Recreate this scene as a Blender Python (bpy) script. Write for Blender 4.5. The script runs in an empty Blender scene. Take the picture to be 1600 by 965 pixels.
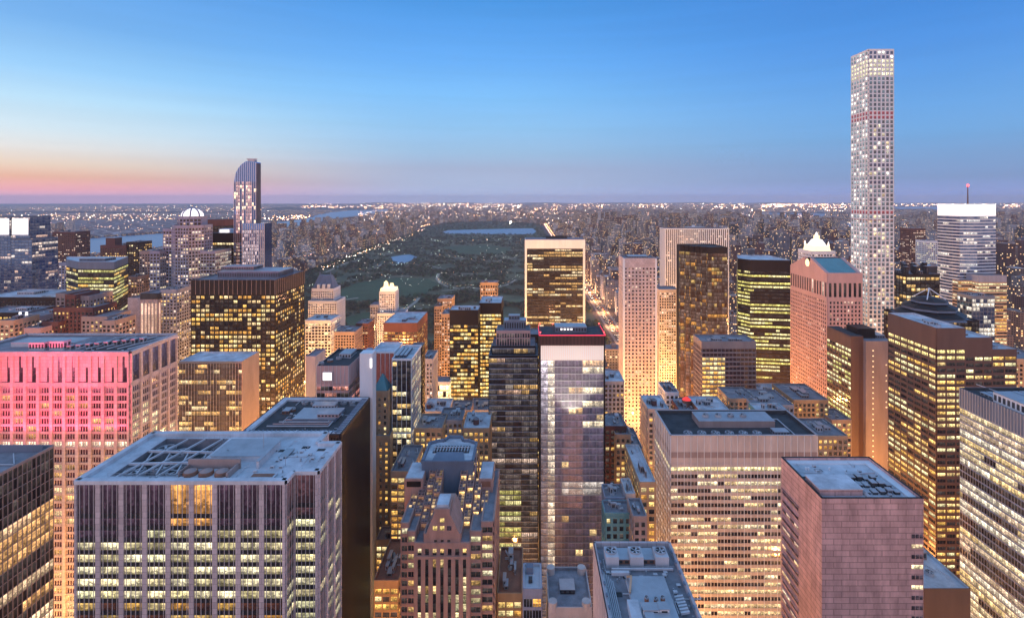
# A city at dusk seen from a high roof: park, rivers and towers. All sizes in metres.
HAZE = 4.4e-5
SKY_L = [(0, (290,212,245)), (.014, (255,178,188)), (.032, (230,180,160)), (.05, (228,210,195)), (.073, (220,225,228)), (.1, (205,230,245)), (.143, (178,222,250)), (.186, (145,205,252)), (.25, (108,175,238)), (.36, (80,150,225)), (.46, (120,165,220))]
SKY_C = [(0, (186,206,250)), (.026, (166,188,224)), (.057, (160,180,216)), (.088, (150,190,228)), (.137, (138,195,242)), (.197, (120,190,250)), (.255, (100,175,248)), (.31, (85,162,240)), (.36, (70,150,228)), (.46, (120,165,220))]
SKY_R = [(0, (150,172,238)), (.033, (122,156,206)), (.066, (115,160,212)), (.103, (106,166,224)), (.149, (98,165,232)), (.193, (86,156,231)), (.236, (76,148,229)), (.28, (66,140,223)), (.36, (62,132,216)), (.46, (120,165,220))]
SKY_B = [(0, (248, 196, 176)), (.1, (240, 196, 192)), (.2, (196, 188, 215)), (.46, (130, 168, 222))]
import bpy, bmesh, math, random
from mathutils import Vector, noise as mnoise
rnd = random.Random(11)
scene = bpy.context.scene
COL = scene.collection
# ---- survey of the view: the camera stands 260 m up, looking due north (+Y) along the avenues
CAMH = 260.0; FPX = 800.0; VX = 825.0; VY = 311.0
def X(px, Y): return (px - VX) / FPX * Y
def Z(py, Y): return CAMH - (py - VY) / FPX * Y
def G(px, py):                       # a point of flat ground from its bearing
    Y = CAMH * FPX / (py - VY)
    return (X(px, Y), Y)
def scr(x, y, z): return (VX + FPX * x / y, VY + FPX * (CAMH - z) / y)

# ---------------------------------------------------------------- materials
def nt(m):
    m.use_nodes = True
    return m.node_tree.nodes, m.node_tree.links
def princ(name):
    m = bpy.data.materials.new(name); n, l = nt(m)
    return m, n, l, n['Principled BSDF']
def mat(name, c, rough=.7, metal=0., var=.18, scale=.15, joint=None, spec=.5):
    """plain surface with weather streaks; joint=(w,h) adds panel joints"""
    m, n, l, b = princ(name)
    b.inputs['Roughness'].default_value = rough; b.inputs['Metallic'].default_value = metal
    b.inputs['Specular IOR Level'].default_value = spec
    tc = n.new('ShaderNodeTexCoord'); mp = n.new('ShaderNodeMapping'); mp.inputs['Scale'].default_value = (1, 1, .25)
    nz = n.new('ShaderNodeTexNoise'); nz.inputs['Scale'].default_value = scale; nz.inputs['Detail'].default_value = 6
    nz.inputs['Roughness'].default_value = .65
    l.new(tc.outputs['Object'], mp.inputs[0]); l.new(mp.outputs[0], nz.inputs['Vector'])
    r = n.new('ShaderNodeMapRange'); r.inputs[1].default_value = .3; r.inputs[2].default_value = .7
    r.inputs[3].default_value = 1 - var; r.inputs[4].default_value = 1 + var
    l.new(nz.outputs[0], r.inputs[0])
    mul = n.new('ShaderNodeVectorMath'); mul.operation = 'SCALE'; mul.inputs[0].default_value = c[:3]
    l.new(r.outputs[0], mul.inputs['Scale']); out = mul.outputs[0]
    if joint:
        geo = n.new('ShaderNodeNewGeometry'); sep = n.new('ShaderNodeSeparateXYZ'); sn = n.new('ShaderNodeSeparateXYZ')
        l.new(geo.outputs['Position'], sep.inputs[0]); l.new(geo.outputs['Normal'], sn.inputs[0])
        ab = n.new('ShaderNodeMath'); ab.operation = 'ABSOLUTE'; l.new(sn.outputs[0], ab.inputs[0])
        gt = n.new('ShaderNodeMath'); gt.operation = 'GREATER_THAN'; gt.inputs[1].default_value = .5; l.new(ab.outputs[0], gt.inputs[0])
        mx = n.new('ShaderNodeMix'); mx.data_type = 'FLOAT'; l.new(gt.outputs[0], mx.inputs[0])
        l.new(sep.outputs[0], mx.inputs[2]); l.new(sep.outputs[1], mx.inputs[3])
        cb = n.new('ShaderNodeCombineXYZ'); l.new(mx.outputs[0], cb.inputs[0]); l.new(sep.outputs[2], cb.inputs[1])
        br = n.new('ShaderNodeTexBrick'); l.new(cb.outputs[0], br.inputs['Vector'])
        br.inputs['Scale'].default_value = 1; br.inputs['Brick Width'].default_value = joint[0]; br.inputs['Row Height'].default_value = joint[1]
        br.inputs['Mortar Size'].default_value = joint[2] if len(joint) > 2 else .06
        br.inputs['Color1'].default_value = (1, 1, 1, 1); br.inputs['Color2'].default_value = (.8, .8, .8, 1); br.inputs['Mortar'].default_value = (.45, .45, .45, 1)
        m2 = n.new('ShaderNodeVectorMath'); m2.operation = 'MULTIPLY'; l.new(out, m2.inputs[0]); l.new(br.outputs[0], m2.inputs[1]); out = m2.outputs[0]
    l.new(out, b.inputs['Base Color'])
    return m
def emit(name, c, s, sample=False):
    m, n, l, b = princ(name)
    b.inputs['Base Color'].default_value = (*[min(1, v) for v in c], 1)
    b.inputs['Emission Color'].default_value = (*c, 1); b.inputs['Emission Strength'].default_value = s
    if not sample: m.cycles.emission_sampling = 'NONE'
    return m
def glass(name, base, rough=.08, metal=0., gain=1., spec=.8, ns=.7):
    """window glass: dark and glossy; the room behind it gives off the light held in the face attribute 'lit'"""
    m, n, l, b = princ(name)
    b.inputs['Base Color'].default_value = (*base, 1); b.inputs['Roughness'].default_value = rough
    b.inputs['Metallic'].default_value = metal; b.inputs['Specular IOR Level'].default_value = spec
    at = n.new('ShaderNodeAttribute'); at.attribute_name = 'lit'; l.new(at.outputs['Color'], b.inputs['Emission Color'])
    tc = n.new('ShaderNodeTexCoord'); uv = n.new('ShaderNodeUVMap'); uv.uv_map = 'pane'; su = n.new('ShaderNodeSeparateXYZ'); l.new(uv.outputs[0], su.inputs[0])
    def W(op, a_, b_=None):
        x = n.new('ShaderNodeMath'); x.operation = op
        for i, v in enumerate((a_, b_)):
            if v is None: continue
            if isinstance(v, (int, float)): x.inputs[i].default_value = v
            else: l.new(v, x.inputs[i])
        return x.outputs[0]
    # room behind each pane: blinds pulled to different heights, bright ceiling strip, dark desks
    pane = W('FLOOR', W('DIVIDE', su.outputs[0], 1.45)); vm = n.new('ShaderNodeVectorMath'); vm.operation = 'SCALE'; vm.inputs['Scale'].default_value = 91.7; l.new(at.outputs['Color'], vm.inputs[0])
    cb = n.new('ShaderNodeCombineXYZ'); l.new(pane, cb.inputs[0]); va = n.new('ShaderNodeVectorMath'); va.operation = 'ADD'; l.new(vm.outputs[0], va.inputs[0]); l.new(cb.outputs[0], va.inputs[1])
    wn = n.new('ShaderNodeTexWhiteNoise'); wn.noise_dimensions = '3D'; l.new(va.outputs[0], wn.inputs['Vector'])
    sc = n.new('ShaderNodeSeparateColor'); l.new(wn.outputs['Color'], sc.inputs[0])
    blind = W('GREATER_THAN', su.outputs[1], W('ADD', .25, W('MULTIPLY', sc.outputs[0], 1.3)))
    ceil = W('GREATER_THAN', su.outputs[1], .8)
    nz = n.new('ShaderNodeTexNoise'); nz.inputs['Scale'].default_value = 1.1; nz.inputs['Detail'].default_value = 4; nz.inputs['Roughness'].default_value = .7; l.new(tc.outputs['Object'], nz.inputs['Vector'])
    desk = W('MULTIPLY', W('LESS_THAN', W('ADD', su.outputs[1], W('MULTIPLY', W('SUBTRACT', nz.outputs[0], .5), 1.6)), .36), .62)
    r = n.new('ShaderNodeMapRange'); r.inputs[1].default_value = .35; r.inputs[2].default_value = .62; r.inputs[3].default_value = .45; r.inputs[4].default_value = 1.2; l.new(nz.outputs[0], r.inputs[0])
    t_ = W('MULTIPLY', W('ADD', W('MULTIPLY', sc.outputs[1], .75), .5), r.outputs[0])
    t_ = W('MULTIPLY', t_, W('SUBTRACT', 1, desk)); t_ = W('MULTIPLY', t_, W('SUBTRACT', 1, W('MULTIPLY', blind, .45))); t_ = W('MULTIPLY', t_, W('ADD', 1, W('MULTIPLY', ceil, .7)))
    l.new(W('MULTIPLY', t_, 1.95 * gain), b.inputs['Emission Strength'])
    bp = n.new('ShaderNodeBump'); bp.inputs['Strength'].default_value = .12; bp.inputs['Distance'].default_value = .3
    n2 = n.new('ShaderNodeTexNoise'); n2.inputs['Scale'].default_value = .35; l.new(tc.outputs['Object'], n2.inputs['Vector'])
    l.new(n2.outputs[0], bp.inputs['Height']); l.new(bp.outputs[0], b.inputs['Normal'])
    m.cycles.emission_sampling = 'NONE'
    return m
def far_mat(name, dens=.3, gain=1., ww=3.4, hh=3.4, fu=.55, fv=.5, metal=0.):
    """masonry of the many middle-distance buildings with its own rows of small windows"""
    m, n, l, b = princ(name)
    geo = n.new('ShaderNodeNewGeometry'); sep = n.new('ShaderNodeSeparateXYZ'); sn = n.new('ShaderNodeSeparateXYZ')
    l.new(geo.outputs['Position'], sep.inputs[0]); l.new(geo.outputs['True Normal'], sn.inputs[0])
    def M(op, a, bb=None, c=None):
        x = n.new('ShaderNodeMath'); x.operation = op
        for i, v in enumerate((a, bb, c)):
            if v is None: continue
            if isinstance(v, (int, float)): x.inputs[i].default_value = v
            else: l.new(v, x.inputs[i])
        return x.outputs[0]
    ax, az = M('ABSOLUTE', sn.outputs[0]), M('ABSOLUTE', sn.outputs[2])
    side = M('GREATER_THAN', ax, .5)
    mx = n.new('ShaderNodeMix'); mx.data_type = 'FLOAT'; l.new(side, mx.inputs[0]); l.new(sep.outputs[0], mx.inputs[2]); l.new(sep.outputs[1], mx.inputs[3])
    u = M('DIVIDE', mx.outputs[0], ww); v = M('DIVIDE', sep.outputs[2], hh)
    fu_, fv_ = M('FRACT', u), M('FRACT', v)
    cu, cv = M('FLOOR', u), M('FLOOR', v)
    win = M('MULTIPLY', M('LESS_THAN', fu_, fu), M('LESS_THAN', fv_, fv))
    win = M('MULTIPLY', win, M('LESS_THAN', az, .5))
    cb = n.new('ShaderNodeCombineXYZ'); l.new(cu, cb.inputs[0]); l.new(cv, cb.inputs[1]); l.new(side, cb.inputs[2])
    wn = n.new('ShaderNodeTexWhiteNoise'); wn.noise_dimensions = '3D'; l.new(cb.outputs[0], wn.inputs['Vector'])
    lit = M('MULTIPLY', win, M('LESS_THAN', wn.outputs['Value'], dens))
    at = n.new('ShaderNodeAttribute'); at.attribute_name = 'col'
    mc = n.new('ShaderNodeMix'); mc.data_type = 'RGBA'; l.new(win, mc.inputs[0]); l.new(at.outputs['Color'], mc.inputs[6]); mc.inputs[7].default_value = (.02, .025, .035, 1)
    nz = n.new('ShaderNodeTexNoise'); nz.inputs['Scale'].default_value = .05; l.new(geo.outputs['Position'], nz.inputs['Vector'])
    vm = n.new('ShaderNodeVectorMath'); vm.operation = 'SCALE'; l.new(mc.outputs[2], vm.inputs[0]); l.new(M('ADD', nz.outputs[0], .5), vm.inputs['Scale'])
    l.new(vm.outputs[0], b.inputs['Base Color']); b.inputs['Roughness'].default_value = .75
    ramp = n.new('ShaderNodeValToRGB'); e = ramp.color_ramp.elements
    e[0].color = (1, .45, .15, 1); e[1].color = (1, .85, .6, 1); e.new(.5).color = (1, .66, .3, 1)
    l.new(wn.outputs['Color'], ramp.inputs[0]); l.new(ramp.outputs[0], b.inputs['Emission Color'])
    l.new(M('MULTIPLY', lit, gain), b.inputs['Emission Strength'])
    m.cycles.emission_sampling = 'NONE'
    return m

M = {}
M['core'] = mat('dark_core', (.02, .02, .025), .5)
M['core_lite'] = mat('grey_core', (.18, .17, .17), .7)
M['stone'] = mat('pale_stone', (.60, .52, .52), .75, joint=(3, 1.9))
M['limestone'] = mat('limestone', (.56, .50, .46), .8)
M['greystone'] = mat('grey_stone', (.30, .33, .41), .8)
M['white'] = mat('white_concrete', (.76, .80, .82), .6, var=.08)
M['alu'] = mat('bare_aluminium', (.62, .60, .60), .42, metal=.35, var=.06)
M['dark_metal'] = mat('dark_bronze_metal', (.014, .011, .012), .45, spec=.3)
M['black_granite'] = mat('black_granite', (.022, .017, .022), .45, joint=(2.2, 40, .03), var=.3)
M['rose'] = mat('rose_granite', (.66, .40, .36), .7, joint=(5.5, 2.0, .11), var=.3, scale=.3)
M['pink'] = mat('pink_granite', (.56, .36, .33), .7, var=.1)
M['brown'] = mat('brown_granite', (.15, .085, .065), .55, var=.15)
M['tanbrick'] = mat('tan_brick', (.42, .30, .19), .85)
M['redbrick'] = mat('red_brown_brick', (.15, .06, .05), .8)
M['browngrey'] = mat('brown_grey_concrete', (.34, .27, .25), .8)
M['tan'] = mat('tan_concrete', (.50, .36, .24), .8)
M['roof_blue'] = mat('pale_roof_membrane', (.56, .59, .62), .85, var=.35, scale=.12)
M['roof_grey'] = mat('grey_gravel_roof', (.24, .24, .26), .9, var=.35, scale=.2)
M['roof_dark'] = mat('dark_tar_roof', (.05, .055, .06), .85, var=.4, scale=.2)
M['metal'] = mat('galvanised_metal', (.45, .46, .48), .45, metal=.5)
M['duct'] = mat('painted_duct', (.55, .56, .58), .6)
M['rust'] = mat('rusty_panel', (.28, .13, .08), .7, var=.4)
M['copper'] = mat('green_copper_roof', (.10, .30, .34), .55, var=.15)
M['slate'] = mat('blue_grey_slate', (.16, .2, .26), .7)
M['glassA'] = glass('office_glass', (.012, .009, .012), .08, spec=.45)
M['glassB'] = glass('curtain_glass', (.055, .045, .06), .07, metal=.5)
M['cap_glass'] = glass('sky_reflection_glass', (.10, .34, .85), .12, metal=.85)  # blue of the sky's reflection put into the cap's glass colour
M['glassR'] = glass('silver_curtain_glass', (.20, .19, .24), .06, metal=.6)
M['glassC'] = glass('blue_glass', (.05, .14, .36), .08, metal=.85)
M['glassD'] = glass('bronze_glass', (.10, .055, .035), .08, metal=.6)
M['glassE'] = glass('clear_apartment_glass', (.035, .045, .06), .1, metal=.1)
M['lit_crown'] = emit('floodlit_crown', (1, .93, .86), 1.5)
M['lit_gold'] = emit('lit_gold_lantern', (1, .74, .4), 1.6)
M['uplight_band'] = emit('painted_uplight_band', (1, .86, .76), .22)  # emission put in for the uplight on the central tower's top band
M['red_neon'] = emit('red_neon_strip', (1, .04, .10), 1.6)
M['lamp'] = emit('lamp_lens', (1, .7, .35), 12)
M['red_lamp'] = emit('red_beacon_lens', (1, .05, .05), 8)
M['head_lamp'] = emit('headlight_lens', (1, .9, .7), 14)
M['tail_lamp'] = emit('tail_light_lens', (1, .04, .02), 8)
M['far'] = far_mat('apartment_masonry', .13, 2.2, 3.8, 3.6)
M['farther'] = far_mat('distant_masonry', .10, 4.0, 7, 6, .6, .55)

# ---------------------------------------------------------------- mesh builder
class MB:
    def __init__(s): s.v = []; s.f = []; s.m = []; s.c = []; s.mats = []
    def mi(s, m):
        if m not in s.mats: s.mats.append(m)
        return s.mats.index(m)
    def face(s, pts, m, c=None):
        i = len(s.v); s.v += [tuple(p) for p in pts]; s.f.append(tuple(range(i, i + len(pts)))); s.m.append(s.mi(m)); s.c.append(c or (0, 0, 0))
    def hexa(s, p, m, c=None, skip=()):      # p: 4 bottom + 4 top, ccw
        i = len(s.v); s.v += [tuple(q) for q in p]; k = s.mi(m)
        for n, f in enumerate(((3, 2, 1, 0), (4, 5, 6, 7), (0, 1, 5, 4), (1, 2, 6, 5), (2, 3, 7, 6), (3, 0, 4, 7))):
            if n in skip: continue
            s.f.append(tuple(i + q for q in f)); s.m.append(k); s.c.append(c or (0, 0, 0))
    def box(s, x0, x1, y0, y1, z0, z1, m, c=None, skip=()):
        s.hexa([(x0, y0, z0), (x1, y0, z0), (x1, y1, z0), (x0, y1, z0), (x0, y0, z1), (x1, y0, z1), (x1, y1, z1), (x0, y1, z1)], m, c, skip)
    def fbox(s, o, u, n, a0, a1, d0, d1, z0, z1, m, c=None):   # box on a facade: along u, out along n
        def P(a, d, z): return (o[0] + u[0] * a + n[0] * d, o[1] + u[1] * a + n[1] * d, z)
        s.hexa([P(a0, d1, z0), P(a1, d1, z0), P(a1, d0, z0), P(a0, d0, z0), P(a0, d1, z1), P(a1, d1, z1), P(a1, d0, z1), P(a0, d0, z1)], m, c)
    def prism(s, poly, z0, z1, m, top=True, c=None, mt=None):
        n = len(poly); i = len(s.v); s.v += [(x, y, z0) for x, y in poly] + [(x, y, z1) for x, y in poly]; k = s.mi(m)
        for a in range(n):
            b = (a + 1) % n; s.f.append((i + a, i + b, i + n + b, i + n + a)); s.m.append(k); s.c.append(c or (0, 0, 0))
        if top: s.f.append(tuple(i + n + a for a in range(n))); s.m.append(s.mi(mt or m)); s.c.append(c or (0, 0, 0))
    def frustum(s, p0, z0, p1, z1, m, top=True, c=None):
        n = len(p0); i = len(s.v); s.v += [(x, y, z0) for x, y in p0] + [(x, y, z1) for x, y in p1]; k = s.mi(m)
        for a in range(n):
            b = (a + 1) % n; s.f.append((i + a, i + b, i + n + b, i + n + a)); s.m.append(k); s.c.append(c or (0, 0, 0))
        if top: s.f.append(tuple(i + n + a for a in range(n))); s.m.append(k); s.c.append(c or (0, 0, 0))
    def cyl(s, x, y, z0, z1, r, m, n=14, r1=None, top=True):
        r1 = r if r1 is None else r1
        p0 = [(x + r * math.cos(2 * math.pi * k / n), y + r * math.sin(2 * math.pi * k / n)) for k in range(n)]
        p1 = [(x + r1 * math.cos(2 * math.pi * k / n), y + r1 * math.sin(2 * math.pi * k / n)) for k in range(n)]
        s.frustum(p0, z0, p1, z1, m, top)
    def ring(s, x, y, z0, z1, r0, r1, m, n=20):
        for k in range(n):
            a, b = 2 * math.pi * k / n, 2 * math.pi * (k + 1) / n
            P = lambda r, t, z: (x + r * math.cos(t), y + r * math.sin(t), z)
            s.face([P(r1, a, z0), P(r1, b, z0), P(r1, b, z1), P(r1, a, z1)], m)
            s.face([P(r0, b, z0), P(r0, a, z0), P(r0, a, z1), P(r0, b, z1)], m)
            s.face([P(r0, a, z1), P(r1, a, z1), P(r1, b, z1), P(r0, b, z1)], m)
    def bar(s, p, q, r, m):
        p, q = Vector(p), Vector(q); d = (q - p).normalized()
        a = d.cross(Vector((0, 0, 1))); a = (a if a.length > .05 else d.cross(Vector((1, 0, 0)))).normalized() * r; b = d.cross(a).normalized() * r
        s.hexa([p - a - b, p + a - b, p + a + b, p - a + b, q - a - b, q + a - b, q + a + b, q - a + b], m)
    def build(s, name, parent=None, attr='lit', smooth=False, props=None):
        ox, oy, oz = parent['_o'] if parent is not None else (0, 0, 0)
        me = bpy.data.meshes.new(name); me.from_pydata([(x - ox, y - oy, z - oz) for x, y, z in s.v], [], s.f)
        for m in s.mats: me.materials.append(m)
        me.polygons.foreach_set('material_index', s.m)
        if any(c != (0, 0, 0) for c in s.c):
            a = me.attributes.new(attr, 'FLOAT_COLOR', 'FACE'); a.data.foreach_set('color', [w for c in s.c for w in (*c, 1.0)])
        if attr == 'lit' and any(c != (0, 0, 0) for c in s.c) and all(len(f) == 4 for f in s.f):
            uv = me.uv_layers.new(name='pane'); d = []
            for f in s.f:
                p0, p1 = s.v[f[0]], s.v[f[1]]; w_ = math.dist(p0, p1); d += [0, 0, w_, 0, w_, 1, 0, 1]
            uv.data.foreach_set('uv', d)
        if smooth: me.polygons.foreach_set('use_smooth', [True] * len(s.f))
        me.update()
        o = bpy.data.objects.new(name, me); COL.objects.link(o)
        if parent is not None:
            o.parent = parent; o['_o'] = (ox, oy, oz)
        else: o['_o'] = (0, 0, 0)
        if props:
            for k, v in props.items(): o[k] = v
        return o
def thing(name, label, cat, loc, group=None):
    o = bpy.data.objects.new(name, None); COL.objects.link(o); o.location = loc; o['_o'] = tuple(loc); o.empty_display_size = 1
    o['label'] = label; o['category'] = cat
    if group: o['group'] = group
    return o
def tag(o, label, cat, group=None):
    o['label'] = label; o['category'] = cat
    if group: o['group'] = group
    return o

def dim(g, c): return (c[0] * g, c[1] * g, c[2] * g)
# ---------------------------------------------------------------- lit windows
WARM = [(1.0, .62, .22), (1.0, .70, .30), (.95, .55, .18), (1.0, .78, .42), (.7, .42, .14)]
PALE = [(1.0, .83, .46), (.9, .76, .38), (1.0, .88, .56), (.66, .56, .30), (.86, .80, .46)]
GOLD = [(1.0, .56, .13), (1.0, .64, .20), (.8, .38, .08), (1.0, .78, .36)]
WHITE = [(1, .86, .66), (1, .93, .78), (.8, .7, .55)]
ROSE = [(1, .72, .55), (1, .82, .66), (.8, .5, .34)]
OLIVE = [(.75, .72, .25), (.95, .85, .38), (.55, .5, .15), (1, .9, .5)]
def litf(p, pal, gain=1., run=.5, rv=.3, seed=0, full=(), off=(), zcut=None, unlit=.02):
    r_ = random.Random(seed + 77); st = {}
    def f(e, r, c, R, C, z):
        if (e, r) not in st: st[(e, r)] = [min(1, max(0, p + r_.uniform(-rv, rv))), None, False]
        s = st[(e, r)]
        if c == 0 or r_.random() > run:
            s[2] = (r_.random() < s[0]); s[1] = r_.choice(pal)
        if r in full: s[2] = True
        if r in off: s[2] = False
        if s[2]:
            g = gain * r_.uniform(.55, 1.05); return (s[1][0] * g, s[1][1] * g, s[1][2] * g)
        g = unlit * r_.uniform(.1, 1.6); return (g * 1.2, g, g * .9)
    return f

HEROES = []          # (px0, px1, pytop, Y) silhouettes, to know what hides what
PENDING = []
FOOT = []
def poly_edges(poly):
    n = len(poly)
    for i in range(n):
        a, b = poly[i], poly[(i + 1) % n]; dx, dy = b[0] - a[0], b[1] - a[1]; L = math.hypot(dx, dy)
        yield i, a, (dx / L, dy / L), (dy / L, -dx / L), L
def facade(fr, wins, S, e, o, u, n, L, zb, zt):
    """adds piers, floor bands and mullions to fr, window panes to wins"""
    g = lambda k, d: S.get(k, d)
    bw, fh, pw, pd, sh, sd = S['bw'], S['fh'], g('pw', .8), g('pd', .4), g('sh', 1.1), g('sd', .25)
    m = g('m', 0); top = g('top', 2); mull = g('mull', 0); pm, sm = S['pier'], g('span', S['pier'])
    nb = max(1, round((L - 2 * m) / bw)); w = (L - 2 * m) / nb
    if m > 0:
        fr.fbox(o, u, n, 0, m, 0, pd, zb, zt - top, pm); fr.fbox(o, u, n, L - m, L, 0, pd, zb, zt - top, pm)
    if top > 0: fr.fbox(o, u, n, 0, L, 0, g('td', pd + .02), zt - top, zt, g('topm', pm))
    if g('topribs', 0):
        k = g('topribs', 0)
        for i in range(nb * k + 1):
            a = m + i * w / k; fr.fbox(o, u, n, a - .12, a + .12, g('td', pd + .02), g('td', pd + .02) + .2, zt - top, zt, g('ribm', pm))
    zt2 = zt - top; nf = max(1, int((zt2 - zb) / fh))
    for i in range(nb + 1):
        a = m + i * w; lo, hi = a - pw / 2, a + pw / 2
        if i == 0: lo = a
        if i == nb: hi = a
        if hi - lo > .02: fr.fbox(o, u, n, lo, hi, 0, pd, zb, zt2, pm)
        if mull and i < nb:
            for k in range(1, mull):
                b = a + w * k / mull; hw = g('mw', .07); fr.fbox(o, u, n, b - hw, b + hw, 0, g('md', pd * .6), zb, zt2, g('mullm', pm))
    for r in range(nf):
        z1 = zt2 - r * fh; z0 = z1 - fh
        if sh > 0: fr.fbox(o, u, n, m, L - m, 0, sd, z1 - sh, z1, S['bandf'](r) if 'bandf' in S else sm)
        zz = (z0, z1 - sh)
        if zz[1] < 5: break
        for c in range(nb):
            a0 = m + c * w + pw / 2; a1 = m + (c + 1) * w - pw / 2
            if 'skip' in S and S['skip'](e, r, c, nf, nb): continue
            col = S['lit'](e, r, c, nf, nb, z0)
            P = lambda a, z: (o[0] + u[0] * a + n[0] * .06, o[1] + u[1] * a + n[1] * .06, z)
            ip = .06
            wins.append(([P(a0 + ip, zz[0] + .04), P(a1 - ip, zz[0] + .04), P(a1 - ip, zz[1] - .04), P(a0 + ip, zz[1] - .04)], col, S['glass']))
def tower(name, label, cat, poly, z, S, faces, plain=None, core=None, zb=0, roofm=None, par=1.2, group=None, root=None, hero=True, parapet=True, SS=None, n_ind=100, minpx=10):
    """one building: core, facade frame, windows, roof. faces = edge numbers with windows"""
    xs = [p[0] for p in poly]; ys = [p[1] for p in poly]
    if root is None:
        root = thing(name, label, cat, ((min(xs) + max(xs)) / 2, (min(ys) + max(ys)) / 2, 0), group)
    core = core or M['core']; zr = z - par
    b = MB(); b.prism(poly, zb, zr, core, top=False)
    fr = MB(); wins = []
    for e, o, u, n, L in poly_edges(poly):
        s = (SS or {}).get(e, S)
        if e in faces: facade(fr, wins, s, e, o, u, n, L, zb, z)
        else: (b if plain is None else fr).fbox(o, u, n, 0, L, -.02, (s.get('pd', .4)), zb, z, plain or s['pier'])
    b.build('core_wall', root); fr.build('facade_frame', root)
    rb = MB(); rm = roofm or M['roof_grey']
    rb.face([(x, y, zr) for x, y in poly], rm); ro = rb.build('roof', root)
    if parapet:
        pb = MB()
        for e, o, u, n, L in poly_edges(poly): pb.fbox(o, u, n, .35, L - .35, -.35, -.02, zr - .1, z - .03, rm)
        pb.build('parapet', ro)
    PENDING.append((root, wins, n_ind, minpx))
    if hero:
        q = [scr(x, y, z) for x, y in poly if y > 1]; HEROES.append((min(a[0] for a in q), max(a[0] for a in q), max(a[1] for a in q), min(ys), root.name))
    FOOT.append((min(xs), max(xs), min(ys), max(ys)))
    return root, ro
def flush_windows():
    for root, wins, n_ind, minpx in PENDING:
        sc = []
        for i, (q, col, gm) in enumerate(wins):
            if any(p[1] < 20 for p in q): continue
            s = [scr(*p) for p in q]
            ar = abs(sum(s[k][0] * s[(k + 1) % 4][1] - s[(k + 1) % 4][0] * s[k][1] for k in range(4))) / 2
            cx, cy = sum(a[0] for a in s) / 4, sum(a[1] for a in s) / 4; Y = q[0][1]
            if not (0 < cx < 1600 and 0 < cy < 965) or ar < minpx: continue
            if any(h[0] < cx < h[1] and cy > h[2] and h[3] < Y - 8 and h[4] != root.name for h in HEROES): continue
            sc.append((-ar, i))
        sc.sort(); own = {i for _, i in sc[:n_ind]}
        mb = MB()
        for i, (q, col, gm) in enumerate(wins):
            if i in own:
                w = MB(); w.face(q, gm, col); w.build('window', root)
            else: mb.face(q, gm, col)
        if mb.f: mb.build('window', root, props={'kind': 'stuff'} if len(mb.f) > 1 else None)
def rect(x0, x1, y0, y1): return [(x0, y0), (x1, y0), (x1, y1), (x0, y1)]
def RB(px0, px1, py, Y1, Y2): return rect(X(px0, Y1), X(px1, Y1), Y1, Y2), Z(py, Y1)

# ---------------------------------------------------------------- roof equipment
def fan_unit(parent, x, y, z, r, body=None, h=1.6, blades=5, boxed=False):
    b = MB(); bm = body or M['duct']
    if boxed: b.box(x - r * 1.15, x + r * 1.15, y - r * 1.6, y + r * 1.25, z, z + h, bm)
    else: b.cyl(x, y, z, z + h * .6, r * 1.1, bm, 18, top=True)
    o = b.build('ventilation_fan', parent)
    b = MB(); zt = z + (h if boxed else h * .6)
    b.ring(x, y, zt + .01, zt + .45, r * .86, r, M['metal'], 20)
    b.cyl(x, y, zt + .01, zt + .08, r * .86, M['roof_dark'], 20)
    b.build('shroud', o)
    b = MB()
    for k in range(blades):
        a = 2 * math.pi * k / blades + x; c, s_ = math.cos(a), math.sin(a)
        p = lambda rr, w, zz: (x + c * rr - s_ * w, y + s_ * rr + c * w, zz)
        b.face([p(r * .12, -r * .06, zt + .2), p(r * .82, -r * .16, zt + .18), p(r * .82, r * .2, zt + .3), p(r * .12, r * .06, zt + .3)], M['duct'])
    b.cyl(x, y, zt + .12, zt + .38, r * .16, M['metal'], 10)
    b.build('blades', o)
    return o
def mech(parent, x0, x1, y0, y1, z, h, m=None, name='plant_housing', louvre=True):
    b = MB(); m = m or M['duct']; b.box(x0, x1, y0, y1, z, z + h, m); b.box(x0 - .15, x1 + .15, y0 - .15, y1 + .15, z + h, z + h + .2, M['metal'])
    if louvre:
        k = max(1, int((x1 - x0) / 1.6))
        for i in range(k):
            a = x0 + (x1 - x0) * (i + .2) / k; c = x0 + (x1 - x0) * (i + .8) / k; b.box(a, c, y0 - .06, y0 + .02, z + h * .25, z + h * .8, M['roof_dark'])
        k = max(1, int((y1 - y0) / 2.2))
        for sx in (x0, x1):
            for i in range(k):
                a = y0 + (y1 - y0) * (i + .2) / k; c = y0 + (y1 - y0) * (i + .8) / k; b.box(sx - .06, sx + .06, a, c, z + h * .25, z + h * .8, M['roof_dark'])
    return b.build(name, parent)
def pipes(parent, pts, r=.2, m=None, name='pipe'):
    b = MB()
    for p, q in zip(pts, pts[1:]): b.bar(p, q, r, m or M['duct'])
    return b.build(name, parent)
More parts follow.
